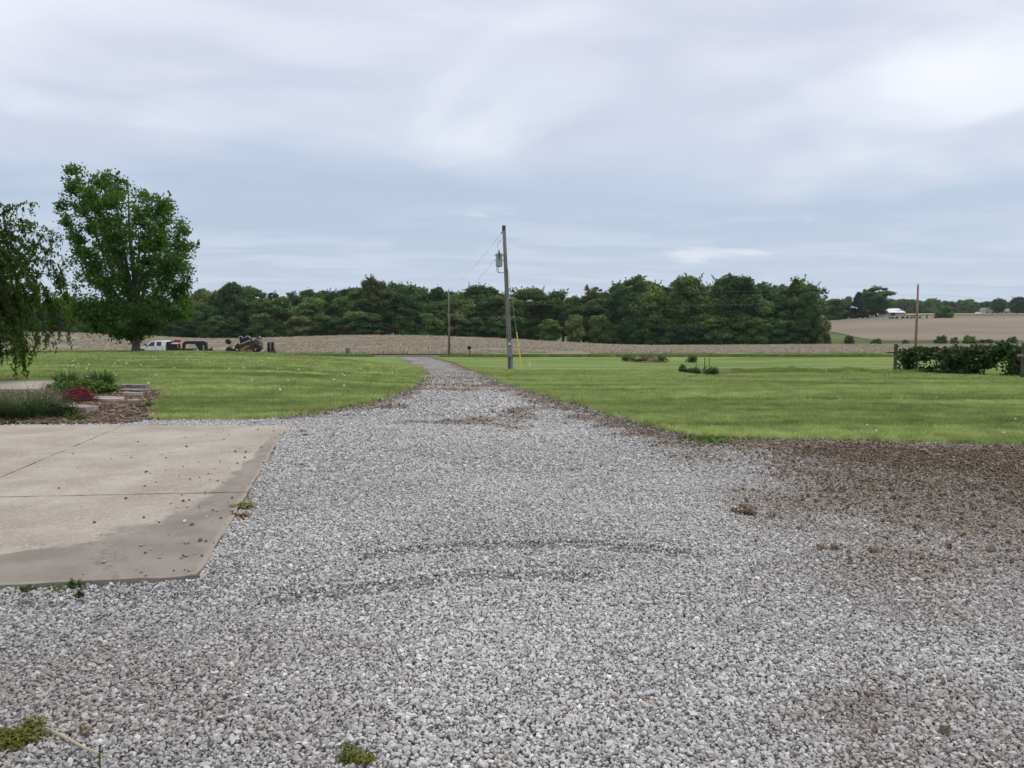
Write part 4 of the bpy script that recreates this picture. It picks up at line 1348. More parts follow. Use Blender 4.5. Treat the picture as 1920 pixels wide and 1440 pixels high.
def service_pole():
    bx, by, bz = G(957, 694)
    S = by / FPX
    root = tag(empty('utility_pole', (bx, by, bz)), 'weathered wooden utility pole with grey transformer and meter box beside the driveway', 'utility pole')
    ht = (694 - 427) * S
    lean = (945 - 957) * S
    X = lambda z: lean * z / ht
    m = MB(); m.tube([(X(z), 0, z) for z in (-0.5, 0, ht * .33, ht * .66, ht)], [0.165, 0.16, 0.145, 0.125, 0.105], 12); m.build('pole', M_POLE, root, smooth=True)
    m = MB(); m.tube([(X(ht), 0, ht - 0.30), (X(ht), 0, ht + 0.03)], 0.112, 12); m.build('pole_cap', M_POST, root)
    Z = lambda v: (694 - v) * S
    # transformer can, hung on the left
    tx = (936 - 957) * S
    can = MB(); lathe(can, [(Z(502), 0.17), (Z(500), 0.205), (Z(482), 0.21), (Z(481), 0.225), (Z(478), 0.225), (Z(477.5), 0.20), (Z(476), 0.06)], 18, (tx, -0.02, 0))
    can = can.build('transformer', M_XFMR, root, smooth=False)
    m = MB(); lathe(m, [(Z(489), 0.03), (Z(486), 0.03), (Z(482), 0.045), (Z(480), 0.03), (Z(477), 0.045), (Z(475), 0.03), (Z(472), 0.02)], 10, (tx + 0.02, -0.24, 0)); m.build('lightning_arrester', M_BLACK, can)
    m = MB(); lathe(m, [(Z(478), 0.05), (Z(476), 0.03), (Z(475), 0.055), (Z(474), 0.03), (Z(473), 0.05), (Z(471), 0.015)], 10, (tx - 0.02, 0.0, 0)); m.build('bushing', M_GREYPAINT, can)
    for v in (481, 489.5):
        m = MB(); m.box(((tx + X(Z(v))) / 2 + 0.05, 0, Z(v)), (abs(tx - X(Z(v))) - 0.1, 0.07, 0.06)); m.build('bracket', M_GALV, can)
        m = MB(); m.tube([(tx - 0.20, -0.02, Z(v)), (tx - 0.29, -0.02, Z(v))], 0.028, 8); m.build('terminal', M_GALV, can)
    # drip loop back to the pole
    for k, dxx in enumerate((-0.12, -0.02)):
        pts = bez((tx + dxx, -0.05, Z(502)), (tx + dxx - 0.15, -0.05, Z(516)), (X(Z(512)) - 0.1, -0.1, Z(512)), 9)
        m = MB(); m.tube(pts, 0.022, 6); m.build('cable_loop', M_GREYPAINT, root)
    m = MB(); m.tube(bez((tx + 0.0, 0.0, Z(471)), (tx - 0.25, 0.1, Z(463)), (tx + 0.12, 0.0, Z(452)), 8), 0.012, 5); m.build('jumper_wire', M_WIRE, root)
    m = MB(); lathe(m, [(-0.05, 0.02), (0, 0.05), (0.03, 0.03), (0.06, 0.05), (0.09, 0.03)], 8, (X(Z(440)) - 0.16, 0, Z(440))); m.build('insulator', M_GREYPAINT, root)
    # service cable down the pole, meter and disconnect
    m = MB(); m.tube([(X(Z(512)) - 0.04, -0.15, Z(512)), (X(Z(560)), -0.16, Z(560)), (X(Z(640)) - .02, -0.17, Z(640))], 0.024, 6); m.build('service_cable', M_GREYPAINT, root)
    cxm = (955 - 957) * S
    mt = MB(); mt.box((cxm, -0.235, Z(647.5)), (0.30, 0.14, 15 * S)); mt = mt.build('meter_socket', M_GREYPAINT, root, bevel=0.012)
    m = MB(); m.tube([(cxm, -0.30, Z(646)), (cxm, -0.36, Z(646)), (cxm, -0.40, Z(646)), (cxm, -0.415, Z(646))], [0.095, 0.09, 0.07, 0.02], 14); m.build('glass_dome', M_CHROME, mt, smooth=True)
    m = MB(); m.box((cxm + 0.01, -0.235, Z(652.5)), (0.20, 0.10, 3 * S)); m.build('nipple', M_BLACK, root)
    db = MB(); db.box((cxm + 0.04, -0.235, Z(661)), (0.29, 0.15, 15 * S)); db = db.build('disconnect_box', M_GREYPAINT, root, bevel=0.012)
    m = MB(); m.box((cxm + 0.21, -0.24, Z(668)), (0.03, 0.05, 0.2)); m.build('lever', M_BLACK, db)
    for xo, r in ((-0.10, 0.022), (0.16, 0.032), (0.22, 0.03)):
        m = MB(); m.tube([(cxm + xo, -0.2, Z(668.5) if xo < .2 else Z(667)), (cxm + xo, -0.2, -0.2)], r, 8); m.build('conduit', M_GALV, root)
    # guy strand with its yellow guard
    ax, ay, az = G(979, 697)
    g = tag(empty('guy_wire', (ax, ay, az)), 'thin guy wire with yellow plastic guard anchored right of the utility pole', 'guy wire')
    top = Vector((bx + X(Z(500)) + 0.1 - ax, by - ay, bz + Z(500) - az))
    m = MB(); m.tube([(0, 0, -0.05), top], 0.013, 5); m.build('strand', M_GUY, g)
    k = 0.36
    m = MB(); m.tube([top * 0.012, top * k], 0.032, 8); m.build('guard', M_YELLOW, g)
    m = MB(); m.tube([(0, 0, -0.15), (0.0, 0, 0.09)], [0.05, 0.03], 8); m.build('anchor_rod', M_POST, g)
    return Vector((bx + X(Z(440)) - 0.16, by, bz + Z(440))), Vector((bx + tx - 0.3, by, bz + Z(489.5)))


A_HI, A_LO = service_pole()


def plain_pole(name, u, vb, vt, r0, m, label, y):
    bx, by, bz = XG(u, y)
    S = by / FPX
    top = CAM_Z + (600 - vt) * S
    root = tag(empty(name, (bx, by, bz)), label, 'utility pole')
    ht = top - bz
    p = MB(); p.tube([(0, 0, -0.5), (0.03, 0, ht * .5), (0, 0, ht)], [r0, r0 * .85, r0 * .68], 10); p.build('pole', m, root, smooth=True)
    q = MB(); lathe(q, [(ht, 0.02), (ht + 0.05, 0.06), (ht + 0.12, 0.07), (ht + 0.16, 0.04), (ht + 0.2, 0.06), (ht + 0.26, 0.02)], 8); q.build('insulator', M_GREYPAINT, root)
    q = MB(); lathe(q, [(-0.06, 0.03), (0, 0.05), (0.06, 0.03)], 8, (0, -r0, ht - 1.3)); q.build('neutral_spool', M_GREYPAINT, root)
    q = MB(); q.tube([(r0 * .9, -0.05, 0), (r0 * .75, -0.05, ht * 0.8)], 0.018, 5); q.build('ground_wire', M_POST, root)
    return Vector((bx, by, top + 0.26)), Vector((bx, by - r0, top - 1.3))


B_HI, B_LO = plain_pole('utility_pole', 842, 667, 546, 0.16, M_POLE, 'grey wooden utility pole standing at the far edge of the lawn near the road', 105.5)
C_HI, C_LO = plain_pole('utility_pole', 1716, 664, 535, 0.19, M_POLERED, 'reddish brown wooden utility pole standing in the field behind the vine row', 112.0)


def wire(a, b, sag, r, label, n=14):
    pts = []
    for i in range(n):
        t = i / (n - 1); p = a.lerp(b, t); p.z -= sag * 4 * t * (1 - t); pts.append(p)
    m = MB(); o = m.tube([p - a for p in pts], r, 4, cap=False).build('overhead_wire', M_WIRE, loc=a)
    return tag(o, label, 'wire', 'overhead power lines')


wire(A_HI, B_HI, 0.4, 0.007, 'upper overhead wire from the transformer pole to the pole by the road')
wire(A_LO, B_LO, 0.6, 0.007, 'lower overhead wire from the transformer to the pole by the road')
wire(B_HI, C_HI, 0.9, 0.007, 'upper overhead wire between the grey pole by the road and the reddish pole')
wire(B_LO, C_LO, 1.2, 0.007, 'lower overhead wire between the grey pole by the road and the reddish pole')
wire(C_HI, Vector((C_HI.x + 62, 109, C_HI.z - 0.6)), 0.8, 0.007, 'upper overhead wire running right from the reddish pole')
wire(C_LO, Vector((C_LO.x + 62, 109, C_LO.z - 0.6)), 1.1, 0.007, 'lower overhead wire running right from the reddish pole')

# ------------------------------------------------------------------ small roadside things
p = XG(880, 92.5)
o = tag(empty('mailbox', p), 'black mailbox on a dark post at the end of the driveway', 'mailbox')
S = p[1] / FPX
m = MB(); m.box((0.03, 0, 0.45), (0.11, 0.11, 1.1)); m.build('post', M_POST, o, bevel=0.01)
prof = [(-0.24, 0.0), (0.24, 0.0), (0.24, 0.20)] + [(0.24 * math.cos(a), 0.20 + 0.19 * math.sin(a)) for a in np.linspace(0.2, math.pi - 0.2, 7)] + [(-0.24, 0.20)]
m = MB(); m.prism([(x * 0.85, z + 0.98) for x, z in prof], -0.30, 0.32); bx_ = m.build('box', M_BLACK, o)
m = MB(); m.prism([(x * 0.88, z + 0.975) for x, z in prof], -0.325, -0.302); m.build('door', M_RUBBER, bx_)
m = MB(); m.box((0.23, -0.05, 1.22), (0.02, 0.05, 0.22)); m.build('flag', M_RED, bx_)

p = XG(652, 101.5)
o = tag(empty('utility_cabinet', p), 'grey-green utility cabinet by the road beyond the left lawn', 'cabinet')
m = MB(); m.box((0, 0, 0.42), (0.56, 0.45, 0.98)); c = m.build('cabinet', M_GREENBOX, o, bevel=0.02)
m = MB(); m.box((0, -0.01, 0.945), (0.62, 0.52, 0.06)); m.build('lid', M_GREENBOX, o, bevel=0.015)
m = MB(); m.box((0.18, -0.236, 0.55), (0.03, 0.02, 0.12)); m.build('latch', M_GALV, c)
p = XG(663, 101.0)
o = tag(empty('marker_post', p), 'white marker post with dark top beside the utility cabinet', 'marker post')
m = MB(); m.tube([(0, 0, -0.2), (0, 0, 0.78)], 0.05, 8); m.build('post', M_WHITEPL, o)
m = MB(); m.tube([(0, 0, 0.78), (0, 0, 1.18)], 0.04, 8); m.build('cap', M_POST, o)
p = G(993, 687)
o = tag(empty('cleanout_pipe', p), 'short white capped pipe standing in the grass right of the guy wire', 'pipe')
m = MB(); m.tube([(0, 0, -0.1), (0, 0, 0.20)], 0.055, 12); m.build('pipe', M_WHITEPL, o)
m = MB(); lathe(m, [(0.20, 0.068), (0.255, 0.068), (0.262, 0.03), (0.285, 0.03)], 12); m.build('cap', M_WHITEPL, o)

# ------------------------------------------------------------------ pickup truck with flatbed (front to the left)
def wheel(parent, x, y, r, wd, name='wheel'):
    e = MB(); e.tube([(x, y - wd / 2, r), (x, y - wd / 2 + 0.03, r), (x, y + wd / 2 - 0.03, r), (x, y + wd / 2, r)], [r - 0.04, r, r, r - 0.04], 18)
    wl = e.build(name, M_RUBBER, parent)
    e = MB(); e.tube([(x, y - wd / 2 - 0.012, r), (x, y - wd / 2 + 0.06, r)], [r * 0.45, r * 0.58], 12); e.build('rim', M_CHROME, wl)
    return wl


def truck():
    Y = 96.6
    x0 = AT(257, 650, Y)[0]; z0 = h1(x0 + 3, Y) + 0.03
    root = tag(empty('pickup_truck', (x0, Y, z0)), 'white crew-cab pickup truck with a black flatbed parked beyond the lawn', 'truck')
    low = [(0.0, 0.62), (0.02, 1.02), (0.12, 1.16), (1.38, 1.30), (1.50, 1.30), (4.02, 1.32), (4.05, 0.60), (1.62, 0.55), (1.55, 0.75), (1.36, 0.96), (1.08, 1.02), (0.80, 0.95), (0.60, 0.75), (0.55, 0.58)]
    m = MB(); m.prism(low, -0.98, 0.98); body = m.build('body', M_WHITE, root, bevel=0.02)
    m = MB()
    gh = [(1.42, 1.29), (2.12, 1.90), (2.45, 1.98), (3.85, 1.98), (4.00, 1.88), (4.03, 1.29)]
    b = len(m.v)
    for yy, k in ((-0.96, 0), (0.96, 0)):
        for (x, z) in gh:
            ins = 0.16 * (z - 1.29) / 0.69
            m.v.append((x, yy + (ins if yy < 0 else -ins), z))
    n = len(gh); m.f += [tuple(range(n)), tuple(n + i for i in reversed(range(n)))] + [(i, n + i, n + (i + 1) % n, (i + 1) % n) for i in range(n)]
    cab = m.build('cab', M_WHITE, root, bevel=0.015)

    def side(x, z): return (x, -0.965 + 0.16 * (z - 1.29) / 0.69 - 0.012, z)
    for q in ([(1.72, 1.33), (2.22, 1.83), (2.62, 1.86), (2.62, 1.33)], [(2.88, 1.35), (2.88, 1.86), (3.45, 1.86), (3.45, 1.35)]):
        m = MB(); m.poly([side(*c) for c in q]); m.v += [(v[0], v[1] + 0.02, v[2]) for v in m.v[:4]]; m.f.append((4, 7, 6, 5)); m.f += [(i, (i + 1) % 4, 4 + (i + 1) % 4, 4 + i) for i in range(4)]
        m.build('side_window', M_GLASS, cab)
    m = MB(); m.poly([(1.50, -0.80, 1.375), (2.06, -0.70, 1.865), (2.06, 0.70, 1.865), (1.50, 0.80, 1.375)])
    m.v = [(x - 0.014, y, z + 0.014) for x, y, z in m.v]; m.v += [(x + 0.02, y, z - 0.02) for x, y, z in m.v[:4]]; m.f += [(i, (i + 1) % 4, 4 + (i + 1) % 4, 4 + i) for i in range(4)]
    m.build('windshield', M_GLASS, cab)
    for x in (1.66, 2.74, 3.62):
        m = MB(); m.box((x, -0.985, 0.97), (0.015, 0.02, 0.66)); m.build('door_gap', M_BLACK, body)
    for x in (2.52, 3.42):
        m = MB(); m.box((x, -1.0, 1.16), (0.16, 0.03, 0.04)); m.build('door_handle', M_CHROME, body)
    m = MB(); m.box((1.68, -1.10, 1.42), (0.10, 0.22, 0.26)); m.build('mirror', M_BLACK, cab, bevel=0.02)
    m = MB(); m.box((0.0, 0, 0.56), (0.16, 1.96, 0.22)); m.build('bumper', M_CHROME, body, bevel=0.03)
    m = MB(); m.box((-0.005, 0, 0.92), (0.05, 1.1, 0.28)); m.build('grille', M_BLACK, body)
    for yy in (-0.8, 0.8):
        m = MB(); m.box((0.0, yy, 0.95), (0.06, 0.3, 0.26)); m.build('headlight', M_CHROME, body, bevel=0.02)
    for x in (1.08, 5.35):
        for yy in (-0.86, 0.86): wheel(root, x, yy, 0.42, 0.26)
    m = MB(); m.box((5.7, 0, 0.95), (3.15, 2.3, 0.10)).box((5.6, 0, 0.72), (3.3, 0.9, 0.25)); m.build('flatbed', M_BLACK, root, bevel=0.01)
    m = MB(); m.box((4.17, 0, 1.42), (0.06, 1.9, 0.84)).box((4.17, 0, 1.86), (0.10, 2.0, 0.08)).box((4.22, -0.95, 1.42), (0.1, 0.1, 0.9)).box((4.22, 0.95, 1.42), (0.1, 0.1, 0.9)); m.build('headache_rack', M_BLACK, root)
    return root, x0, Y, z0


TR_, TX0, TYY, TZ0 = truck()
# load on the flatbed: things of their own
S = TYY / FPX
def bed(u): return AT(u, 650, TYY)[0]
o = tag(empty('fuel_tank', (bed(331), TYY, TZ0 + 1.0)), 'black fuel tank with white lid on the truck flatbed behind the cab', 'tank')
m = MB(); m.box((0, -0.1, 0.30), (0.62, 1.2, 0.60)); m.build('body', M_BLACK, o, bevel=0.04)
m = MB(); m.box((-0.03, -0.1, 0.66), (0.58, 1.25, 0.16)); m.build('lid', M_WHITE, o, bevel=0.04)
m = MB(); m.tube([(0.36, -0.5, 0.1), (0.36, -0.5, 0.5)], 0.05, 8); m.build('pump', M_YELLOW, o)
o = tag(empty('red_toolbox', (bed(331.5), TYY + 0.25, TZ0 + 1.74)), 'red toolbox stacked highest on the truck flatbed', 'toolbox')
m = MB(); m.box((0, 0, 0.14), (0.48, 0.7, 0.34)); m.build('box', M_RED, o, bevel=0.02)
m = MB(); m.box((0, 0, 0.335), (0.50, 0.72, 0.05)); m.build('lid', M_RED, o, bevel=0.01)

# ------------------------------------------------------------------ gooseneck trailer
def trailer():
    tx0 = bed(345); z0 = TZ0
    root = tag(empty('gooseneck_trailer', (tx0, TYY, z0)), 'black gooseneck flatbed trailer hitched behind the white pickup truck', 'trailer')
    X = lambda u: (u - 345) * S
    Z = lambda v: CAM_Z + (600 - v) * S - z0
    m = MB(); m.prism([(X(343), Z(656.5)), (X(343), Z(644)), (X(349), Z(639.5)), (X(383), Z(639.2)), (X(388), Z(642)), (X(389), Z(659)), (X(376), Z(659)), (X(367), Z(645)), (X(350), Z(644.2)), (X(347), Z(646.5)), (X(346.5), Z(656.5))], -0.22, 0.22)
    m.build('gooseneck', M_BLACK, root, bevel=0.015)
    m = MB(); m.box((X(344.8), 0, Z(655.5) - 0.02), (0.34, 0.34, 0.24)); m.build('coupler', M_BLACK, root)
    m = MB(); m.tube([(X(383.5), -0.30, Z(656)), (X(383.5), -0.30, Z(647))], 0.09, 10); m.build('jack', M_CHROME, root)
    dz = Z(660.2)
    m = MB(); m.box(((X(386) + X(512)) / 2, 0, dz - 0.10), (X(512) - X(386), 2.5, 0.20)); m.build('deck_frame', M_BLACK, root, bevel=0.01)
    n = 12
    for k in range(n):
        m = MB(); m.box(((X(388) + X(510)) / 2, -1.1 + 2.2 * k / (n - 1), dz + 0.025), (X(510) - X(388), 0.17, 0.045)); m.build('deck_plank', M_TIMBER, root)
    for u_ in (455, 468):
        for yy in (-1.12, 1.12): wheel(root, X(u_), yy, 0.38, 0.22)
    for yy in (-0.75, 0.75):
        m = MB(); m.box((X(506.5), yy, (Z(641.5) + Z(661)) / 2), (0.10, 0.5, Z(641.5) - Z(661))).box((X(509), yy, (Z(641.5) + Z(661)) / 2), (0.05, 0.56, Z(641.5) - Z(661)))
        m.bar((X(498), yy - .2, Z(660)), (X(505), yy - .2, Z(655)), 0.06, 0.06).bar((X(515), yy - .2, Z(661)), (X(510), yy - .2, Z(654)), 0.1, 0.1)
        m.build('loading_ramp', M_BLACK, root)
    return root, X, Z, dz + 0.05, tx0, z0


_, TXf, TZf, DECK, tx0, tz0 = trailer()
o = tag(empty('toolbox', (tx0 + TXf(394), TYY, tz0 + DECK)), 'low coil of dark hose and chain at the front of the trailer deck', 'hose coil')
m = MB()
for k in range(3):
    rr_ = 0.30 - 0.03 * k
    m.tube([(math.cos(a) * rr_, math.sin(a) * rr_ * 0.4, 0.10 + 0.07 * k + math.sin(a * 2) * 0.02 + 0.12 * (1 + math.cos(a))) for a in np.linspace(0, 6.2, 16)], 0.045, 6)
m.build('hose', M_RUBBER, o)
m = MB(); m.prism([(-0.5, 0.0), (0.55, 0.0), (0.45, 0.15), (0.1, 0.28), (-0.2, 0.12)], -0.3, 0.3); m.build('chain_pile', M_RUST, o)
o.name = 'hose_coil'

# ------------------------------------------------------------------ worn tan trenching machine on the trailer
def machine():
    root = tag(empty('trenching_machine', (tx0 + TXf(468), TYY, tz0 + DECK)), 'worn tan and black trenching machine chained on the trailer', 'machine')
    B = TXf(468)
    X = lambda u: TXf(u) - B
    Z = lambda v: TZf(v) - DECK
    f = lambda *q: [(X(u), Z(v)) for u, v in q]
    m = MB(); m.prism(f((441, 659), (445, 650), (448, 643), (456, 645), (470, 643), (478, 641), (486, 646), (492, 652), (482, 659)), -0.55, 0.55); m.build('chassis', M_RUST, root, bevel=0.02)
    m = MB(); m.prism(f((447, 656), (470, 646.5), (476, 645), (477, 648), (470, 650), (449, 659)), -0.68, -0.56); m.build('boom_arm', M_TAN, root, bevel=0.01)
    m = MB(); m.prism(f((449, 659.5), (450, 655.5), (476, 654.5), (478, 658.5)), -0.70, -0.565); m.build('side_rail', M_TAN, root, bevel=0.01)
    m = MB(); m.prism(f((470, 642), (477, 640.5), (483, 658), (478, 660)), -0.74, -0.62); m.build('rear_strut', M_RUST, root, bevel=0.01)
    m = MB(); m.prism(f((439, 660), (446, 645), (449, 646), (445, 660)), -0.7, 0.7); m.build('blade_frame', M_RUST, root, bevel=0.02)
    m = MB(); m.prism(f((452, 644), (451, 633), (456, 630), (466, 630), (471, 634), (472, 641), (462, 645)), -0.42, 0.42); m.build('engine_cover', M_BLACK, root, bevel=0.04)
    m = MB(); m.box((X(460.5), 0, Z(627.5)), (0.38, 0.5, 0.28)); m.build('seat_back', M_RUBBER, root, bevel=0.05)
    for u_, r_ in ((454.5, 4.2), (467.5, 4.6)):
        pts = [(X(u_) + math.cos(a) * r_ * S, -0.5, Z(634.5) + math.sin(a) * r_ * S) for a in np.linspace(-0.2, 3.0, 9)]
        m = MB(); m.tube(pts, 0.055, 6); m.build('fender', M_GALV, root, smooth=True)
    m = MB(); m.tube([(X(448), -0.5, Z(641)), (X(453), -0.55, Z(645)), (X(460), -0.55, Z(643)), (X(466), -0.5, Z(640)), (X(472), -0.5, Z(638))], 0.075, 7); m.build('exhaust_pipe', M_GALV, root, smooth=True)
    m = MB(); m.prism(f((469, 641), (473, 638.5), (479, 637.5), (480, 641), (473, 643)), -0.5, 0.5); m.build('fuel_tank', M_RUST, root, bevel=0.03)
    m = MB(); m.prism(f((477, 641), (480, 637), (488, 637), (491, 644), (490, 654), (484, 656), (479, 650)), -0.45, 0.45); m.build('hydraulic_pack', simple('dirty_green', (0.10, 0.11, 0.075), 0.7, 0.3, 5), root, bevel=0.03)
    rr_ = random.Random(3)
    for k in range(9):
        a = (X(rr_.uniform(474, 484)), rr_.uniform(-0.6, 0.2), Z(rr_.uniform(636, 650))); b = (X(rr_.uniform(482, 492)), rr_.uniform(-0.6, 0.3), Z(rr_.uniform(634, 655)))
        c = ((a[0] + b[0]) / 2 + rr_.uniform(-.1, .4), a[1] - 0.15, max(a[2], b[2]) + rr_.uniform(0.05, 0.3))
        m = MB(); m.tube(bez(a, c, b, 8), 0.032, 6); m.build('hydraulic_hose', M_RUBBER, root, smooth=True)
    m = MB(); m.tube([(X(481), -0.2, Z(637)), (X(485), -0.25, Z(633.5)), (X(488.5), -0.25, Z(632))], 0.04, 6).tube([(X(484), 0.1, Z(637)), (X(487), 0.1, Z(631))], 0.03, 6); m.build('control_lever', M_BLACK, root)
    m = MB(); m.tube([(X(488.5), -0.27, Z(632.6)), (X(488.5), -0.27, Z(629.8))], 0.07, 8); m.build('work_light', M_WHITE, root)
    for (u_, v_, r_) in ((489.5, 637.5, 0.07), (475.5, 645.5, 0.10), (490, 645.5, 0.06), (485, 652.5, 0.08)):
        m = MB(); m.tube([(X(u_), -0.62, Z(v_)), (X(u_), -0.45, Z(v_))], r_, 10); m.build('fitting', M_CHROME, root)
    for u_ in (448, 482):
        for yy in (-0.62, 0.62): wheel(root, X(u_), yy, 0.30, 0.2)
    # digging head hanging out in front (left)
    m = MB(); m.tube([(X(428), -0.25, Z(640)), (X(428.5), 0.25, Z(640))], 0.30, 14); hd = m.build('spoil_disc', M_BLACK, root, bevel=0.02)
    m = MB(); m.bar((X(432), 0, Z(643.5)), (X(427), 0, Z(637.5)), 0.42, 0.42); m.build('disc_guard', M_BLACK, hd)
    m = MB(); m.bar((X(434), -0.1, Z(644)), (X(430), -0.1, Z(651)), 0.08, 0.08).bar((X(437), 0.1, Z(644.5)), (X(432), 0.1, Z(651)), 0.08, 0.08); m.build('link_arm', M_GALV, root)
    m = MB(); m.prism(f((425, 658), (426, 652), (430, 649.5), (434, 652), (435, 658), (431, 660.5)), -0.45, 0.45); m.build('digging_head', M_BLACK, root, bevel=0.04)
    m = MB(); m.bar((X(433), 0, Z(655.5)), (X(444), 0, Z(656)), 0.25, 0.22); m.build('digging_boom', M_BLACK, root)
    m = MB(); m.box((X(427.5), 0, Z(659.5)), (0.9, 0.8, 0.08)); m.build('skid_plate', M_RUST, root)


machine()

# ------------------------------------------------------------------ plants built from arching blades or leaf clouds
def blade_clump(name, pos, nb, rad, hgt, wd, m, label, cat, parent=None, seed=1, lean=0.8, partname='blades', group=None):
    r_ = np.random.default_rng(seed)
    a = r_.uniform(0, 6.283, nb); q = rad * 0.35 * np.sqrt(r_.uniform(0, 1, nb))
    bx, by = q * np.cos(a), q * np.sin(a); hh = hgt * r_.uniform(0.55, 1.1, nb)
    ld = a + r_.normal(0, 0.5, nb); reach = rad * r_.uniform(0.25, 1.0, nb) * lean
    V, F = [], []
    nseg = 5
    for k in range(nseg + 1):
        t = k / nseg
        x = bx + np.cos(ld) * reach * t ** 1.6; y = by + np.sin(ld) * reach * t ** 1.6
        z = hh * (t * 1.55 - 0.75 * t ** 2.4 * np.clip(reach / rad * 1.2, 0.3, 1.1))
        w_ = wd * (1 - t) ** 0.6 + 0.0008
        V.append(np.stack([x - np.sin(ld) * w_, y + np.cos(ld) * w_, z], 1)); V.append(np.stack([x + np.sin(ld) * w_, y - np.cos(ld) * w_, z], 1))
    V = np.stack(V, 1)          # nb, 2*(nseg+1), 3
    per = 2 * (nseg + 1)
    base = np.arange(nb)[:, None] * per
    for k in range(nseg):
        F.append(np.concatenate([base + 2 * k, base + 2 * k + 1, base + 2 * k + 3, base + 2 * k + 2], 1))
    me = np_mesh(name, V.reshape(-1, 3), np.concatenate(F), m)
    if parent is not None:
        return link(partname, me, None, parent)
    root = tag(empty(name, pos), label, cat, group)
    link(partname, me, None, root)
    return root


def leaf_bush(name, pos, rx, ry, rz, n, size, m, label, cat, seed=1, group=None, lumps=9, stems=True, parent=None, part='foliage', up=0.4, hollow=0.4):
    r_ = np.random.default_rng(seed)
    P, O = [], []
    for i in range(lumps):
        a = r_.uniform(0, 6.283); q = r_.uniform(0, 0.62) ** 0.7; z = r_.uniform(0.25, 0.72)
        c = np.array([math.cos(a) * q * rx, math.sin(a) * q * ry, z * rz])
        k = n // lumps
        dd = r_.normal(size=(k, 3)); dd /= np.linalg.norm(dd, axis=1)[:, None]
        P.append(c + dd * r_.uniform(hollow, 1.1, k)[:, None] * np.array([rx, ry, rz]) * r_.uniform(0.32, 0.5)); O.append(dd)
    P = np.concatenate(P); O = np.concatenate(O)
    kk = P[:, 2] > 0.0; P, O = P[kk], O[kk]
    V, F = leaf_arrays(P, size, r_, up=up, aspect=0.6, outward=O * 0.7)
    me = np_mesh(name, V, F, m)
    root = tag(empty(name, pos), label, cat, group) if parent is None else parent
    link(part, me, None, root)
    if stems:
        rr = random.Random(seed); t = MB()
        for i in range(7):
            a = rr.uniform(0, 6.283); e = (math.cos(a) * rx * 0.6, math.sin(a) * ry * 0.6, rz * rr.uniform(0.5, 0.85))
            t.tube([(0, 0, -0.05), (e[0] * 0.4, e[1] * 0.4, e[2] * 0.6), e], [0.012 * rz + 0.004, 0.008 * rz + 0.003, 0.003], 4, cap=False)
        t.build('stem', M_TWIG, root)
    return root


# flower bed on the left
p = G(52, 786)
r_ = blade_clump('ornamental_grass', p, 620, 0.95, 0.44, 0.006, L_BLUEGR, 'large arching blue-green ornamental grass clump beside the concrete pad', 'plant', seed=3, lean=1.0)
o = blade_clump('x', None, 320, 0.62, 0.40, 0.005, L_DRY, None, None, parent=r_, seed=9, lean=0.8, partname='dead_blades')
o.location = (-0.42, -0.28, 0.0); o['label'] = 'dry brown tuft on the left side of the clump'
o = blade_clump('x', None, 120, 0.75, 0.10, 0.005, L_STRAW, None, None, parent=r_, seed=10, lean=1.1, partname='fallen_blades'); o.location = (0.05, -0.45, 0)
blade_clump('daylily', G(124, 728), 260, 0.5, 0.34, 0.011, L_DAYLILY, 'daylily clump at the corner of the walkway slab', 'plant', seed=4, lean=0.8, group='daylilies in the flower bed')
blade_clump('daylily', G(188, 731), 380, 0.62, 0.36, 0.011, L_DAYLILY, 'larger daylily clump between the low green perennial and the lawn', 'plant', seed=5, lean=0.85, group='daylilies in the flower bed')
leaf_bush('perennial', G(162, 741), 0.70, 0.5, 0.36, 1500, 0.075, L_LIME, 'low bright green leafy perennial behind the crimson flowers', 'plant', seed=6, lumps=14)
leaf_bush('perennial', G(196, 739), 0.50, 0.35, 0.24, 700, 0.07, L_LIME, 'small spreading green perennial beside the flat stones', 'plant', seed=7, lumps=10)
fr = leaf_bush('flowering_mound', G(146, 756), 0.46, 0.36, 0.27, 3800, 0.042, L_CRIMSON, 'crimson flowering mound in the mulch bed', 'plant', seed=8, lumps=16, part='blossom', up=0.8)
leaf_bush('x', None, 0.40, 0.32, 0.16, 400, 0.05, L_SHRUB, None, None, seed=18, parent=fr, stems=False, part='foliage')
leaf_bush('low_shrub', G(118, 787), 0.30, 0.25, 0.28, 500, 0.05, L_SHRUB, 'small dark green shrub at the right side of the ornamental grass', 'plant', seed=19)
leaf_bush('weed', G(142, 791), 0.24, 0.14, 0.13, 260, 0.045, L_LIME, 'pale green weed tuft near the pad edge in the mulch', 'weed', seed=20, stems=False)
leaf_bush('weed', G(268, 766), 0.28, 0.16, 0.12, 260, 0.045, L_SHRUB, 'low green weed patch among the mulch near the lawn edge', 'weed', seed=22, stems=False)


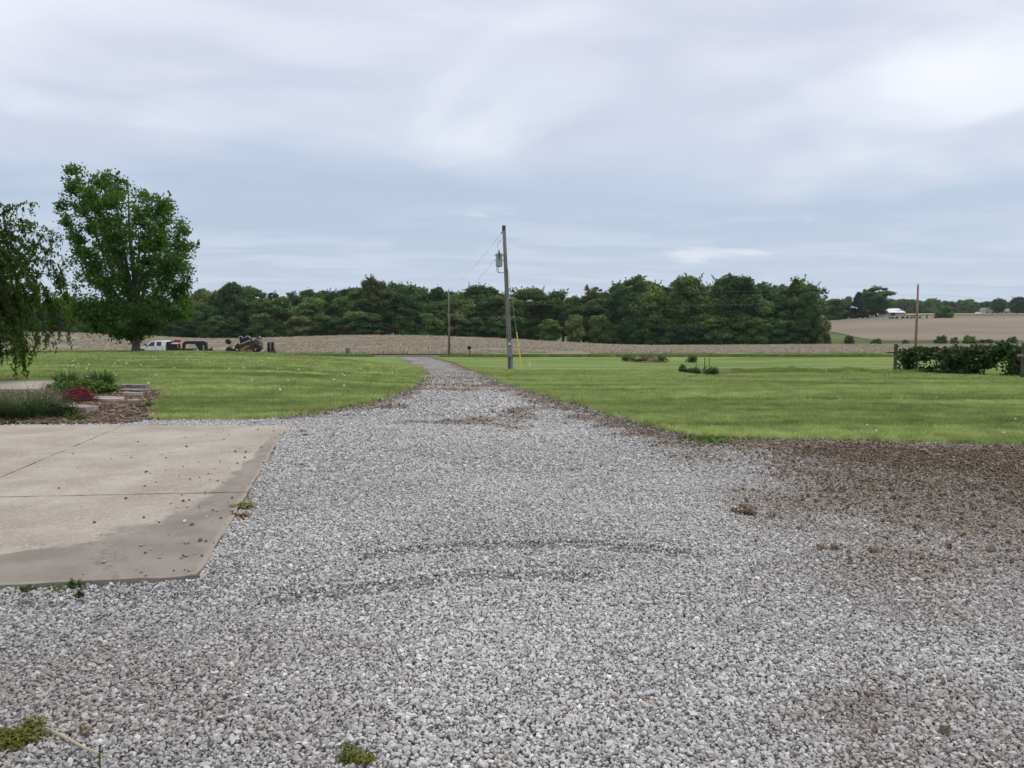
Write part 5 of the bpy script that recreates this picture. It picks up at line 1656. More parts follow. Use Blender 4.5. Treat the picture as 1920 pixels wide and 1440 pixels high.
def flat_stone(u0, v0, u1, v1, thick, wid, label, m=None, seed=1, name='flat_stone'):
    a = Vector(G(u0, v0)); b = Vector(G(u1, v1)); c = (a + b) / 2
    rr = random.Random(seed); L = (b - a).length; ang = math.atan2(b.y - a.y, b.x - a.x)
    n = 11; out = []
    for k in range(n):
        t = 2 * math.pi * k / n
        cx, sy = math.cos(t), math.sin(t)
        out.append((L / 2 * math.copysign(abs(cx) ** 0.55, cx) * rr.uniform(.92, 1.05), wid / 2 * math.copysign(abs(sy) ** 0.55, sy) * rr.uniform(.88, 1.08)))
    q = MB(); q.v = [(x, y, thick + rr.uniform(-.008, .008)) for x, y in out] + [(x * 1.03, y * 1.03, -0.05) for x, y in out]
    q.f = [tuple(range(n))] + [(i, (i + 1) % n, n + (i + 1) % n, n + i) for i in range(n)]
    o = q.build(name, m or M_STONEFLAT, bevel=0.008)
    o.location = (c.x, c.y, max(a.z, b.z) + 0.015); o.rotation_euler = (0, 0, ang)
    return tag(o, label, 'stone' if m is None else 'timber')


flat_stone(132, 772, 176, 776, 0.11, 0.30, 'thick stone slab with dark broken end in front of the crimson flowers', seed=1)
flat_stone(176, 752, 226, 755, 0.07, 0.42, 'broad tilted flagstone right of the crimson flowers', seed=2)
flat_stone(229, 744, 266, 745, 0.08, 0.24, 'narrow flagstone lying below the stacked boards', seed=3)
flat_stone(228, 736, 280, 737.5, 0.07, 0.30, 'weathered board at the bottom of the small stack by the lawn', M_TIMBER, 4, 'old_board')
o = flat_stone(230, 733, 278, 733.5, 0.07, 0.25, 'weathered board on top of the small stack by the lawn', M_TIMBER, 5, 'old_board'); o.location.z += 0.07; o.rotation_euler.x = 0.05
flat_stone(243, 754, 262, 755, 0.04, 0.22, 'small dark flat stone half sunk in the mulch', seed=6)
flat_stone(295, 741, 306, 741.5, 0.06, 0.16, 'small pale stone at the lawn edge right of the boards', seed=7)
st = MB()
rk_ = stone_mesh(70, 2, 0.7, simple('pale_rock', (0.55, 0.53, 0.5), 0.9, 0.15, 4)); o = link('pale_rock', rk_); p = G(164, 775); o.location = (p[0], p[1], p[2] + 0.05); o.scale = (0.14, 0.14, 0.14); tag(o, 'pale fist-sized rock lying against the thick stone slab', 'rock')

# bark chips over the bed
M_CHIP = simple('bark_chip', (0.125, 0.08, 0.055), 0.95, 0.5, 2.0, c2=(0.25, 0.185, 0.135))
def chip_mesh(i):
    rr = random.Random(i); q = MB(); q.box((0, 0, 0), (1.0, rr.uniform(0.22, 0.4), 0.12)); me = bpy.data.meshes.new('chip_%d' % i); me.from_pydata(q.v, [], q.f); me.materials.append(M_CHIP); return me
CHIPS = proto_coll('bark_chip', [chip_mesh(i) for i in range(4)])
x, y = jitter_grid(-14, -3.5, 10.5, 20, 0.055)
kk = (sdpoly(x, y, BED) > -0.10 + 0.3 * (fbm(x, y, 2.0, 3, 4) - 0.4)) & view_keep(x, y) & ~inpoly(x, y, PADPOLY) & (rng.uniform(0, 1, len(x)) < 0.75)
x, y = x[kk], y[kk]; n = len(x)
o = scatter('bark_mulch', np.stack([x, y, H(x, y) + 0.03 + rng.uniform(0, 0.02, n)], 1), np.stack([rng.normal(0, .25, n), rng.normal(0, .25, n), rng.uniform(0, 6.28, n)], 1), 0.052 * np.exp(rng.normal(0, .45, n)), rng.integers(0, 4, n), CHIPS)
tag(o, 'brown bark mulch chips covering the flower bed', 'mulch', kind='stuff')

# ------------------------------------------------------------------ right lawn: mulch beds, stakes, small shrubs
tag(sheet('mulch_bed_right', b1, 0.6, 0.035, M_MULCH), kind='structure')
leaf_bush('young_evergreen', G(1279, 699), 0.22, 0.22, 0.50, 420, 0.085, L_VINE, 'small dark upright evergreen seedling at the left end of the mulch bed', 'shrub', seed=31, lumps=7)
leaf_bush('young_evergreen', G(1285, 699.5), 0.42, 0.25, 0.30, 420, 0.085, L_VINE, 'low dark side shoot bush just right of the upright evergreen seedling', 'shrub', seed=32, lumps=8)
leaf_bush('bed_shrub', G(1303, 703.5), 0.42, 0.32, 0.34, 700, 0.085, L_SHRUB, 'small round green shrub left of the middle stake', 'shrub', seed=33, group='shrubs among the stakes')
leaf_bush('bed_shrub', G(1332, 706), 0.40, 0.32, 0.42, 700, 0.085, L_SHRUB, 'small round green shrub at the foot of the right stake', 'shrub', seed=34, group='shrubs among the stakes')
for (u_, vb, vt, lab) in ((1306, 699, 670, 'leaning thin left stake of the three in the mulch bed'), (1321, 704, 670, 'thickest middle stake of the three in the mulch bed'), (1329.5, 699, 671, 'thin right stake of the three in the mulch bed')):
    p = G(u_, vb); S_ = p[1] / FPX; hh = (vb - vt) * S_
    o = tag(empty('metal_stake', p), lab, 'stake', 'stakes in the mulch bed')
    q = MB(); tilt = -0.06 if u_ == 1306 else 0.0
    q.box((tilt / 2, 0, hh / 2 - 0.1), (0.035, 0.008, hh + 0.2)).box((tilt / 2, 0.018, hh / 2 - 0.1), (0.008, 0.03, hh + 0.2)); q.build('rail', M_POST, o)
    q = MB(); [q.box((tilt / 2, -0.008, z), (0.02, 0.012, 0.02)) for z in np.arange(0.15, hh, 0.12)]; q.build('stud', M_POST, o)
leaf_bush('dark_shrub', G(1297, 680.5), 0.55, 0.45, 0.62, 700, 0.12, L_VINE, 'lone dark shrub on the lawn behind the mulch bed', 'shrub', seed=35)
for k, (u_, v_, rx, rz, m_, lab) in enumerate(((1180, 677.5, 0.9, 0.55, L_SHRUB, 'loose pale green bush at the left end of the far flower bed'), (1212, 678, 0.95, 0.6, L_DRY, 'brownish twiggy bush in the middle of the far flower bed'), (1196, 679, 0.6, 0.3, L_SHRUB, 'low green plant between the bushes of the far flower bed'), (1241, 679, 0.65, 0.70, L_WOOD[1], 'rounded dark green bush at the right end of the far flower bed'), (1228, 679.5, 0.6, 0.3, L_DRY, 'low dry plant beside the rounded bush of the far flower bed'))):
    leaf_bush('bed_bush', G(u_, v_), rx, rx * 0.7, rz, 600, 0.13, m_, lab, 'bush', seed=40 + k, group='bushes of the far flower bed')
b2 = gp((1160, 678), (1200, 676.5), (1255, 677), (1250, 681), (1190, 680.5)); tag(sheet('mulch_bed_far', b2, 1.0, 0.06, M_MULCH), kind='structure')
# strip of rank grass right of the mulch bed
x = []; y = []
for k in range(650):
    u_ = rng.uniform(1375, 1730); v0 = np.interp(u_, [1375, 1500, 1600, 1730], [697, 697, 698.5, 702]); p = G(u_, v0 + rng.normal(0, 1.6) + 1.5 * math.sin(u_ * 0.05))
    if fbm(np.array([u_]), np.array([0.0]), 0.02, 3, 2)[0] < 0.42 and rng.uniform() < 0.8: continue
    x.append(p[0]); y.append(p[1])
x = np.array(x); y = np.array(y); n = len(x)
M_RANK = leafmat('rank_grass', (0.14, 0.21, 0.045), (0.30, 0.38, 0.11), 0.3, 0.3, 0.3)
RANK = []
for i in range(3):
    me = tuft_mesh(30 + i, 60, 0.22, 0.06, 0.20, 0.007); me.materials.clear(); me.materials.append(M_RANK); RANK.append(me)
o = scatter('rank_grass', np.stack([x, y, H(x, y) + 0.02], 1), np.stack([np.zeros(n), np.zeros(n), rng.uniform(0, 6.28, n)], 1), rng.uniform(0.6, 1.4, n), rng.integers(0, 3, n), proto_coll('rank_tuft', RANK))
tag(o, 'strip of long bright grass between the mulch bed and the vine row', 'grass', kind='stuff')

x = rng.uniform(-75, 75, 5200); y = 93.4 + rng.normal(0, 0.35, 5200)
kk = ((x < -17) & (rng.uniform(0, 1, 5200) < 0.35)) | (x > -8.5); x, y = x[kk], y[kk]; n = len(x)
hs_ = 0.9 + 1.3 * fbm(x, y * 0, 0.10, 3, 12)
VERGE = []
for i in range(3):
    me = tuft_mesh(40 + i, 70, 0.30, 0.08, 0.26, 0.012); me.materials.clear(); me.materials.append(M_RANK); VERGE.append(me)
o = scatter('verge_grass', np.stack([x, y, H(x, y) + 0.02], 1), np.stack([np.zeros(n), np.zeros(n), rng.uniform(0, 6.28, n)], 1), np.stack([np.ones(n) * 1.3, np.ones(n) * 1.3, hs_], 1), rng.integers(0, 3, n), proto_coll('verge_tuft', VERGE))
tag(o, 'unmown grass along the road verge at the far end of the lawns', 'grass', kind='stuff')

# ------------------------------------------------------------------ vine row with end posts
V0 = Vector(G(1698, 700)); V1 = Vector(G(1925, 709)); VD = (V1 - V0)
vn = 5
for k in range(vn):
    t0 = (k + 0.5) / vn; c = V0 + VD * t0
    lab = ['leftmost bushy vine of the row, climbing above the wire', 'second vine from the left in the dark vine row', 'middle vine of the dark leafy vine row', 'fourth vine from the left, with a gap on its left side', 'rightmost vine of the row beside the right end post'][k]
    root = tag(empty('grape_vine', c), lab, 'vine', 'vines of the trellis row')
    root.rotation_euler = (0, 0, math.atan2(VD.y, VD.x))
    r_ = np.random.default_rng(90 + k); L = VD.length / vn * (0.55 if k != 3 else 0.50)
    P = []
    nn = 2600
    x = r_.uniform(-1, 1, nn) * L; prof_ = 1.12 + 0.10 * np.sin(x * 2.1 + k) + 0.12 * (fbm(x + k * 9, x * 0, 1.6, 3, 5) - .5) + (0.12 if k in (0, 4) else 0)
    z = prof_ * (1 - r_.uniform(0, 1, nn) ** 1.25 * 0.92); y = r_.normal(0, 0.25, nn)
    kk = fbm(x * 1.0 + 40 * k, z, 1.9, 3, 3) > 0.47 - 0.12 * (z > 0.75)
    P = np.stack([x, y, z], 1)[kk]
    for s in range(26):       # shoots
        xs = r_.uniform(-1, 1) * L; zz_ = np.interp(xs, np.sort(x), prof_[np.argsort(x)]); dxs = r_.uniform(-0.4, 0.4); hs = r_.uniform(0.05, 0.30)
        tt = r_.uniform(0, 1, 12); P = np.concatenate([P, np.stack([xs + dxs * tt + r_.normal(0, .03, 12), r_.normal(0, .12, 12), zz_ - 0.05 + hs * tt], 1)])
    Vv, Ff = leaf_arrays(P, 0.16, r_, up=0.1, aspect=0.95)
    link('foliage', np_mesh('vine_foliage', Vv, Ff, L_VINE), None, root)
    q = MB(); q.tube([(0, 0, -0.1), (0.05, 0.02, 0.4), (-0.04, 0, 0.9), (0, 0, 1.2)], [0.05, 0.04, 0.035, 0.03], 6); q.tube([(-L, 0, 1.05), (0, 0, 1.0), (L, 0, 1.05)], [0.012, 0.022, 0.012], 5)
    q.build('stem', M_TWIG, root)
for (u_, vb, vt, lab, arm) in ((1678, 698, 645, 'dark end post with a cross arm left of the vine row', (1660, 1688, 661)), (1918, 712, 643, 'weathered end post with a pale cross arm right of the vine row', (1902, 1935, 666))):
    p = G(u_, vb); S_ = p[1] / FPX; hh = (vb - vt) * S_
    o = tag(empty('trellis_post', p), lab, 'post', 'end posts of the vine row')
    q = MB(); q.box((0.0, 0, hh / 2 - 0.15), (0.15, 0.15, hh + 0.3)); q.build('post', M_POST, o, bevel=0.012)
    q = MB(); q.box((((arm[0] + arm[1]) / 2 - u_) * S_, -0.10, (vb - arm[2]) * S_), ((arm[1] - arm[0]) * S_, 0.05, 0.09)); q.build('cross_arm', M_POST if u_ < 1800 else M_TIMBER, o, bevel=0.006)
    q = MB(); q.box((0.0, -0.10, (vb - (649 if u_ < 1800 else 650)) * S_), (0.30, 0.05, 0.07)); q.build('brace', M_POST, o)

# ------------------------------------------------------------------ verge bushes in front of the far field
GV = 'bushes on the grassy strip before the far field'
for k, (u_, v_, w_, h_, kd, lf, lab) in enumerate((
        (1536, 642, 20, 12, 'bush', L_WOOD[2], 'dark bush at the left end of the verge under the last wood tree'),
        (1548, 640, 24, 18, 'bush', L_WOOD[3], 'tall greyish bush on the verge just right of the wood'),
        (1592, 642, 26, 15, 'bush', L_WOOD[3], 'loose olive bush on the verge between the wood and the reddish pole'),
        (1643, 641, 26, 8, 'bush', L_WOOD[3], 'wide low bush on the verge midway to the reddish pole'),
        (1697, 641, 16, 5, 'bush', L_WOOD[2], 'low flat bush on the verge left of the reddish pole'),
        (1764, 643, 30, 16, 'bush', L_WOOD[2], 'broad bright bush on the verge, first right of the reddish pole'),
        (1789, 643, 18, 14, 'bush', L_WOOD[3], 'grey-green bush on the verge beside the broad bright bush'),
        (1817, 645, 34, 18, 'bush', L_WOOD[2], 'largest bush on the verge right of the reddish pole'),
        (1848, 650, 40, 9, 'bush', L_WOOD[3], 'low dark bush row on the verge right of the largest bush'),
        (1897, 646, 24, 17, 'bush', L_WOOD[2], 'bush on the verge near the right edge of the picture'))):
    x, y, z = XG(u_, 243 + (k % 3) * 3)
    S_ = y / FPX
    zt_ = CAM_Z + (600 - (v_ - h_)) * S_
    plant('verge_bush', kd, (x, y, z - 0.2), max(1.6, (zt_ - z) * 1.12), w_ / 2 * S_ * 0.95, lab, 'bush', GV, None, lf)

# ------------------------------------------------------------------ the distant churchyard, barn and tree line
HILL = lambda u, y: XG(u, y)
def far_tree(u_, y, vt, wpx, kd, lab, leaf=None, var=None, group=None, name='distant_tree', sink=0.3):
    x, y, z = XG(u_, y); S_ = y / FPX
    top = CAM_Z + (600 - vt) * S_
    return plant(name, kd, (x, y, z - sink), top - z + sink, wpx / 2 * S_, lab, 'tree', group, var, leaf)


L_FIR = leafmat('needle_dark', (0.012, 0.026, 0.014), (0.034, 0.056, 0.028), 0.1, 0.5, 0.1)
far_tree(1607, 466, 548, 50, 'spiky', 'dark conical evergreen left of the pale-roofed barn', L_FIR, 0, sink=1.0)
far_tree(1640, 476, 537, 66, 'tall', 'large dark spreading tree above the pale-roofed barn', L_WOOD[0], 1)
far_tree(1624, 478, 541, 34, 'round', 'leafy left limb crown beside the large spreading tree', L_WOOD[0], 2)
far_tree(1558, 455, 556, 46, 'round', 'dark green tree between the wood and the conical evergreen', L_WOOD[1], 0)
far_tree(1572, 462, 560, 34, 'round', 'purplish dark tree just left of the conical evergreen', L_PURPLE, 3)
far_tree(1584, 520, 556, 30, 'round', 'pale grey-green tree behind the purplish tree', L_WOOD[3], 1)
far_tree(1538, 440, 540, 26, 'sparse', 'thin airy tree just right of the wood', L_WOOD[1], 2)
far_tree(1768, 452, 568, 42, 'bush', 'round trimmed dark green tree alone in the churchyard', L_WOOD[1], 4)
fr_ = random.Random(12)
u_ = 1655.0; k = 0
while u_ < 1960:
    vt = np.interp(u_, [1655, 1680, 1700, 1720, 1745, 1765, 1785, 1805, 1830, 1860, 1875, 1885, 1893, 1903, 1930, 1960], [560, 560, 558, 562, 559, 564, 566, 558, 566, 562, 559, 574, 575, 558, 566, 564])
    far_tree(u_, 830 + fr_.uniform(-25, 40), vt + fr_.uniform(-2, 3), fr_.uniform(20, 34), 'round', 'bluish tree in the distant tree line ' + ('left of the round trimmed tree' if u_ < 1740 else 'above the round trimmed tree' if u_ < 1800 else 'around the white farmhouse' if u_ < 1875 else 'at the right edge'), None, None, 'trees of the distant line on the right', sink=1.5)
    u_ += fr_.uniform(8, 14)
far_tree(1903, 640, 557, 34, 'tall', 'dark spreading tree at the far right edge of the horizon', L_WOOD[0], 2)
far_tree(1868, 660, 560, 30, 'tall', 'dark tree standing beside the white farmhouse', L_WOOD[0], 4)

# barn
x, y, z = XG(1672, 520)
S_ = y / FPX
M_ROOFW = simple('white_metal_roof', (0.52, 0.55, 0.58), 0.35, 0.05, 1.0)
M_SIDING = simple('barn_siding', (0.33, 0.31, 0.33), 0.8, 0.12, 1.0)
o = tag(empty('barn', (x, y, z - 0.5), R(8)), 'low grey barn with a pale metal roof beyond the field', 'barn')
L2, W2 = 16 * S_, 4.2
e0 = CAM_Z + (600 - 586) * S_ - z + 0.5; r0 = CAM_Z + (600 - 578.5) * S_ - z + 0.5
q = MB(); q.box((0, 0, e0 / 2), (L2 * 2, W2 * 2, e0)); wl = q.build('wall', M_SIDING, o)
q = MB(); q.v = [(-L2 - .5, -W2 - .5, e0 - 0.1), (L2 + .5, -W2 - .5, e0 - 0.1), (L2 - 2.0, 0, r0), (-L2 - .5, 0, r0), (-L2 - .5, W2 + .5, e0 - 0.1), (L2 + .5, W2 + .5, e0 - 0.1)]
q.f = [(0, 1, 2, 3), (3, 2, 5, 4), (0, 3, 4), (1, 5, 2), (0, 4, 5, 1)]; rf = q.build('roof', M_ROOFW, o)
q = MB(); q.bar((1.0, -W2 * 0.55, e0 + (r0 - e0) * 0.45 + 0.12), (5.0, -W2 * 0.45, e0 + (r0 - e0) * 0.55 + 0.12), 1.0, 0.05); q.build('skylight', M_GREYPAINT, rf)
q = MB(); q.box((-3, -W2 - 0.03, 1.2), (3.0, 0.1, 2.4)); q.build('door', M_BLACK, wl)
x, y, z = XG(1613, 520); o = tag(empty('shed', (x, y, z)), 'small pale shed half hidden behind the conical evergreen', 'shed')
q = MB(); q.box((0, 0, 1.3), (4.4, 3, 2.6)); q.build('wall', simple('cream_siding', (0.55, 0.48, 0.40), 0.8, 0.1, 1.0), o)
q = MB(); q.prism([(-2.5, 2.6), (2.5, 2.6), (0, 3.6)], -1.8, 1.8); q.build('roof', M_GREYPAINT, o)

# farmhouse far right
def house(u_, y, w_, h_, rfh, mw, mr, lab):
    x, y, z = XG(u_, y)
    o = tag(empty('farmhouse', (x, y, z - 0.3)), lab, 'house')
    q = MB(); q.box((0, 0, h_ / 2), (w_, 8, h_)); wl = q.build('wall', mw, o)
    q = MB(); q.prism([(-w_ / 2 - .5, h_), (w_ / 2 + .5, h_), (w_ / 2 - 1, h_ + rfh), (-w_ / 2 + 1, h_ + rfh)], -4.5, 4.5); q.build('roof', mr, o)
    for k in range(3):
        q = MB(); q.box((-w_ / 3 + k * w_ / 3, -4.03, h_ * 0.55), (1.2, 0.1, 1.5)); q.build('window', M_GLASS, wl)
    q = MB(); q.box((w_ * 0.42, -4.03, 1.1), (1.1, 0.1, 2.1)); q.build('door', M_GREYPAINT, wl)


house(1846, 690, 7, 3.6, 2.4, simple('faded_siding', (0.42, 0.44, 0.46), 0.8, 0.1, 1.0), M_GREYPAINT, 'white farmhouse among the trees near the right edge')
house(1888, 720, 16, 3.0, 2.0, M_SIDING, M_ROOFW, 'long low building with pale roof left of the rightmost tree')
x, y, z = XG(1831, 640); o = tag(empty('parked_trailer', (x, y, z)), 'tiny white vehicle parked left of the white farmhouse', 'vehicle')
q = MB(); q.prism([(-2.2, 0.5), (2.2, 0.5), (2.1, 1.2), (0.8, 1.3), (0.3, 2.0), (-2.1, 2.0)], -0.9, 0.9); q.build('body', M_WHITE, o, bevel=0.05)
for xx in (-1.4, 1.4):
    q = MB(); q.tube([(xx, -0.95, 0.4), (xx, -0.6, 0.4)], 0.4, 12); q.build('wheel', M_RUBBER, o)
o.name = 'parked_vehicle'

# headstones
M_GRAN = simple('dark_granite', (0.035, 0.033, 0.035), 0.5, 0.2, 3.0)
M_MARB = simple('pale_marble', (0.45, 0.42, 0.40), 0.7, 0.15, 3.0)
def headstone(u_, y, w_, h_, m_, lab, grp):
    x, y, z = XG(u_, y)
    o = tag(empty('headstone', (x, y, z)), lab, 'headstone', grp)
    q = MB(); q.box((0, 0, 0.12), (w_ * 1.25, 0.6, 0.34)); q.build('plinth', m_, o)
    pr = [(-w_ / 2, 0.29), (w_ / 2, 0.29), (w_ / 2, h_ * 0.8)] + [(w_ / 2 * math.cos(a), h_ * 0.8 + h_ * 0.2 * math.sin(a)) for a in (0.6, 1.1, 1.57, 2.04, 2.54)] + [(-w_ / 2, h_ * 0.8)]
    q = MB(); q.prism(pr, -0.12, 0.12); q.build('tablet', m_, o)
for u_, w_, h_ in ((1665.5, 0.7, 1.5), (1671, 1.5, 1.15), (1679, 1.6, 1.2), (1690, 1.8, 1.2), (1698.5, 1.5, 1.2), (1706.5, 1.2, 1.1), (1722, 1.2, 1.0), (1751, 1.5, 1.1), (1757, 1.0, 0.9)):
    headstone(u_, 445, w_, h_, M_GRAN, 'low dark headstone in the row before the barn', 'dark headstones of the churchyard')
headstone(1711.5, 445, 0.7, 1.9, M_GRAN, 'taller dark headstone left of the reddish pole', None)
headstone(1735, 445, 0.6, 2.3, M_GRAN, 'tall narrow dark monument right of the reddish pole', None)
for u_, h_ in ((1766.5, 2.2), (1770.5, 2.2), (1775, 1.6)):
    headstone(u_, 448, 0.55, h_, M_GRAN, 'slim dark headstone under the round trimmed tree', 'slim headstones under the round tree')
for u_ in (1602, 1609, 1620, 1626, 1631, 1637, 1642, 1648, 1655):
    headstone(u_ + fr_.uniform(-1, 1), 440, fr_.uniform(0.5, 0.9), fr_.uniform(0.8, 1.5), M_MARB, 'small pale headstone below the conical evergreen and spreading tree', 'pale headstones of the churchyard')

# ------------------------------------------------------------------ small loose things near the camera
rr = random.Random(8)
PEB = [stone_mesh(80 + i, 1, 0.6, simple('pebble_%d' % i, [(0.30, 0.295, 0.29), (0.11, 0.105, 0.10), (0.50, 0.48, 0.45)][i % 3], 0.85, 0.2, 3.0)) for i in range(6)]
cnt = 0
while cnt < 170:
    if rr.random() < 0.8:
        t = rr.random(); e = Vector(NRc).lerp(Vector(FRc), t); dd = abs(rr.gauss(0, 0.35 + 0.45 * t)) + 0.02
        pp = e + Vector(eR) * dd
    else:
        pp = Vector((rr.uniform(-7.5, -2.2), rr.uniform(4.8, 11.3)))
    if not inpoly(np.array([pp.x]), np.array([pp.y]), PADPOLY)[0]: continue
    cnt += 1
    pi_ = rr.randrange(6); o = link('stray_pebble', PEB[pi_]); s = rr.choice((0.018, 0.024, 0.03, 0.04)) * rr.uniform(0.7, 1.1)
    o.location = (pp.x, pp.y, 0.04 + s * 0.22); o.scale = (s, s, s); o.rotation_euler = (rr.uniform(-.3, .3), rr.uniform(-.3, .3), rr.uniform(0, 6.28))
    tag(o, ['grey', 'dark', 'pale'][pi_ % 3] + ' stray pebble lying on the concrete pad ' + ('near its right edge' if (pp - Vector(NRc)).dot(Vector(eR)) < 0.8 else 'away from its right edge'), 'pebble', 'loose gravel pebbles on the concrete pad')

CLOD = [stone_mesh(90 + i, 2, 0.55, M_CRUMB, 0.75) for i in range(5)]
def clod(u_, v_, s, lab, grp):
    p = G(u_, v_); o = link('dirt_clod', CLOD[rr.randrange(5)])
    o.location = (p[0], p[1], p[2] + s * 0.14); o.scale = (s, s * rr.uniform(.6, 1), s * 0.8); o.rotation_euler = (rr.uniform(-.3, .3), rr.uniform(-.3, .3), rr.uniform(0, 6.28))
    return tag(o, lab, 'dirt clod', grp)
for (u_, v_, s, lab) in ((1680, 936, 0.15, 'largest dark sod clod lying on the brown gravel at right'), (1708, 930, 0.09, 'small dark clod just right of the largest sod clod'), (1400, 957, 0.14, 'dark clod at the top of the grassy clump on the gravel'), (1378, 962, 0.10, 'brown clod left of the dark clod on the gravel'), (1640, 1036, 0.12, 'mossy clod on the gravel below the largest sod clod'), (1540, 1030, 0.10, 'brown clod left of the mossy clod'), (1858, 1035, 0.14, 'dark grassy clod near the right edge of the gravel'), (1800, 1005, 0.11, 'brown clod left of the dark grassy clod'), (1720, 990, 0.10, 'round brown clod above the mossy clod'), (568, 812, 0.14, 'dark clod just beyond the far corner of the pad'), (572, 818, 0.10, 'small brown clod beside the pad corner clod')):
    clod(u_, v_, s, lab, None)
for k in range(46):
    u_ = rr.gauss(930, 70); v_ = rr.uniform(745, 790); clod(u_, v_, rr.uniform(0.05, 0.12), 'dark clod of soil in the scatter across the middle of the driveway', 'soil clods on the middle of the driveway')
for k in range(60):
    u_ = rr.uniform(1320, 1930); v_ = np.interp(u_, [1320, 1920], [829, 840]) + abs(rr.gauss(0, 10)); clod(u_, v_, rr.uniform(0.07, 0.17), 'clod of soil along the edge of the right lawn', 'soil clods along the right lawn edge')
for k in range(26):
    t = rr.random(); u_ = 540 + 220 * t; v_ = np.interp(u_, [540, 620, 690, 760], [788, 776, 759, 737]) + rr.uniform(-2, 5); clod(u_, v_, rr.uniform(0.05, 0.11), 'clod of soil along the left lawn edge', 'soil clods along the left lawn edge')

# dandelion seed heads on the lawns
M_SEED = simple('seed_head', (0.70, 0.70, 0.66), 0.9, 0.1, 5.0)
q = MB(); q.tube([(0, 0, 0), (0.005, 0, 0.09)], 0.004, 4); sm = bpy.data.meshes.new('dandelion_stem'); sm.from_pydata(q.v, [], q.f); sm.materials.append(L_LIME)
bm = bmesh.new(); bmesh.ops.create_icosphere(bm, subdivisions=1, radius=0.03); hm = bpy.data.meshes.new('dandelion_head'); bm.to_mesh(hm); bm.free(); hm.materials.append(M_SEED)
def dandelion(u_, v_, lab, grp, s=1.0):
    p = G(u_, v_); o = tag(empty('dandelion', (p[0], p[1], p[2] + 0.01)), lab, 'dandelion', grp); o.scale = (s, s, s)
    link('stem', sm, None, o); h_ = link('seed_head', hm, None, o); h_.location = (0.005, 0, 0.105)
for k in range(85):
    u_ = rr.uniform(110, 740); v_ = 664 + abs(rr.gauss(0, 28)) + 4
    if v_ > 770 or not inpoly(np.array([G(u_, v_)[0]]), np.array([G(u_, v_)[1]]), LAWN_L)[0]: continue
    dandelion(u_, v_, 'white dandelion seed head on the left lawn ' + ('below the lawn tree' if u_ < 340 else 'below the trailer and machine' if u_ < 540 else 'towards the driveway') + (', far' if v_ < 688 else ', near'), 'dandelions on the left lawn', rr.uniform(0.6, 1.1))
for (u_, v_) in ((1625, 806), (1642, 818), (1881, 821), (1695, 738), (1756, 751), (1903, 794)):
    dandelion(u_, v_, 'white dandelion seed head in the grass of the right lawn', 'dandelions on the right lawn', 0.6)

# weeds, moss and dry stems around the pad and the foreground
def weed(u_, v_, rx, rz, n, size, m_, lab, seed):
    return leaf_bush('weed', G(u_, v_), rx, rx * 0.8, rz, n, size, m_, lab, 'weed', seed=seed, stems=False, lumps=8, up=0.6)
weed(140, 1108, 0.045, 0.07, 90, 0.03, L_LIME, 'upright bright green weed at the front edge of the pad', 1)
weed(52, 1113, 0.04, 0.045, 80, 0.028, L_SHRUB, 'small green weed at the pad edge near the left border', 2)
weed(148, 1122, 0.035, 0.03, 70, 0.025, L_SHRUB, 'tiny dark weed in the gravel below the upright weed', 3)
weed(105, 1109, 0.10, 0.03, 160, 0.02, L_MOSS, 'mossy strip along the front edge of the pad', 4)
weed(30, 1395, 0.13, 0.07, 900, 0.018, L_MOSS, 'bright green moss cushion in the lower left corner', 5)
weed(668, 1432, 0.09, 0.05, 520, 0.016, L_MOSS, 'yellow-green moss tuft at the bottom edge of the picture', 6)
weed(460, 955, 0.13, 0.06, 420, 0.03, L_YEL, 'yellowish grass tuft at the right edge of the pad', 7)
weed(452, 975, 0.10, 0.05, 260, 0.03, L_DRY, 'dry grass tuft just below the yellowish tuft at the pad edge', 8)
weed(1335, 828, 0.5, 0.07, 700, 0.05, L_LIME, 'bright green grass patch in the soil at the lawn corner', 9)
weed(1400, 965, 0.12, 0.05, 260, 0.025, L_DRY, 'dry grassy clump on the gravel right of centre', 10)
def stem(pts, r, lab):
    a = Vector(G(*pts[0])); P_ = [Vector(G(*p)) - a + Vector((0, 0, 0.025)) for p in pts]
    q = MB(); q.tube(P_, [r * (1 - 0.6 * i / len(P_)) for i in range(len(P_))], 5); tag(q.build('dry_stem', L_STRAW, loc=a), lab, 'dry stem')
stem([(85, 1378), (120, 1395), (160, 1415), (220, 1440)], 0.006, 'long pale dry stem beside the moss cushion')
stem([(108, 1268), (140, 1252), (155, 1238), (175, 1232)], 0.004, 'forked pale dry stem on the gravel below the pad')
stem([(192, 1228), (205, 1235), (215, 1241)], 0.003, 'short pale dry stem right of the forked stem')
stem([(128, 1362), (134, 1348), (140, 1343)], 0.003, 'short dry stem above the long pale stem')
stem([(2, 1437), (12, 1425), (22, 1416)], 0.004, 'dry stem in the bottom left corner')
stem([(60, 1110), (70, 1102), (84, 1094)], 0.003, 'thin dry stem leaning on the pad edge')
stem([(540, 797), (545, 802), (550, 808)], 0.012, 'pale stick at the far right corner of the pad')
stem([(672, 1226), (690, 1222), (712, 1214)], 0.005, 'whitish dry stem in the middle of the gravel')
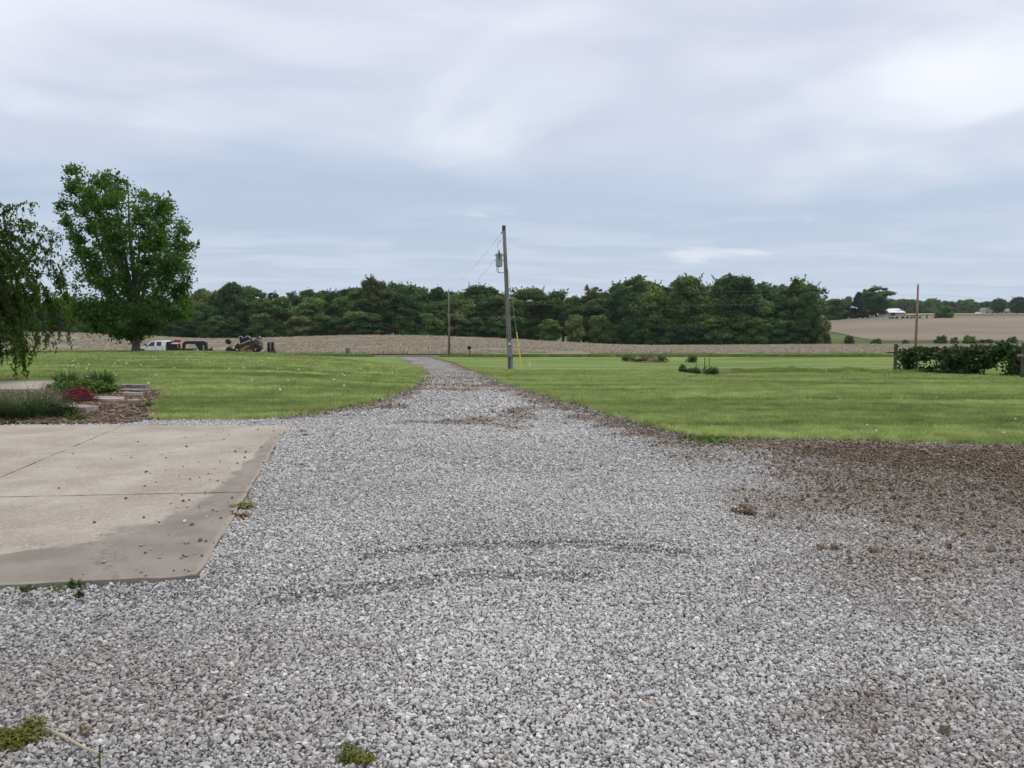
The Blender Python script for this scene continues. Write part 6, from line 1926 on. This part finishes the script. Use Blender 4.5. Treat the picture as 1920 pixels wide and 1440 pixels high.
stem([(70, 1395), (90, 1402), (112, 1406)], 0.003, 'short reddish dry stem right of the moss cushion')
p = G(187, 1440); o = tag(empty('dandelion', p), 'dandelion seed head on a tall stem at the bottom left', 'dandelion')
a = link('stem', sm, None, o); a.scale = (0.8, 0.8, 1.0); a = link('seed_head', hm, None, o); a.location = (0.005, 0, 0.095); a.scale = (0.42, 0.42, 0.42)

# dry stubble flecks standing in the near part of the corn field
def stub_mesh(i):
    r_ = random.Random(i); q = MB()
    for k in range(7):
        a = r_.uniform(0, 6.28); c = Vector((r_.uniform(-.5, .5), r_.uniform(-.5, .5), 0.0)); e = c + Vector((math.cos(a) * 0.35, math.sin(a) * 0.35, r_.uniform(0.02, 0.30)))
        q.tube([c, e], [0.028, 0.02], 3, cap=False)
    me = bpy.data.meshes.new('stubble_%d' % i); me.from_pydata(q.v, [], q.f); me.materials.append(L_STRAW); return me
n = 42000
uu = rng.uniform(-60, 1980, n); yy = 107 + 128 * rng.uniform(0, 1, n) ** 1.4
xx = (uu - 960) / FPX * yy
kk = fbm(xx, yy, 0.12, 3, 50) > 0.40
xx, yy = xx[kk], yy[kk]; n = len(xx)
o = scatter('corn_stubble', np.stack([xx, yy, H(xx, yy) + 0.06], 1), np.stack([np.zeros(n), np.zeros(n), rng.uniform(0, 6.28, n)], 1), rng.uniform(0.6, 1.5, n), rng.integers(0, 4, n), proto_coll('stubble', [stub_mesh(i) for i in range(4)]))
tag(o, 'pale corn stubble and stalks littering the field', 'stubble', kind='stuff')

# ------------------------------------------------------------------ haze in the air
HAZE = 0.00008
hm_, t, bs, out = newmat('haze')
t.n.remove(bs)
pv = t.new('ShaderNodeVolumePrincipled'); pv.inputs['Color'].default_value = (0.80, 0.88, 1.0, 1); pv.inputs['Density'].default_value = HAZE; pv.inputs['Anisotropy'].default_value = 0.2
t.l.new(pv.outputs[0], out.inputs['Volume'])
q = MB(); q.box((0, 640, 11.5), (3200, 1500, 43)); tag(q.build('haze', hm_), 'pale haze in the air over the fields', 'haze', kind='stuff')
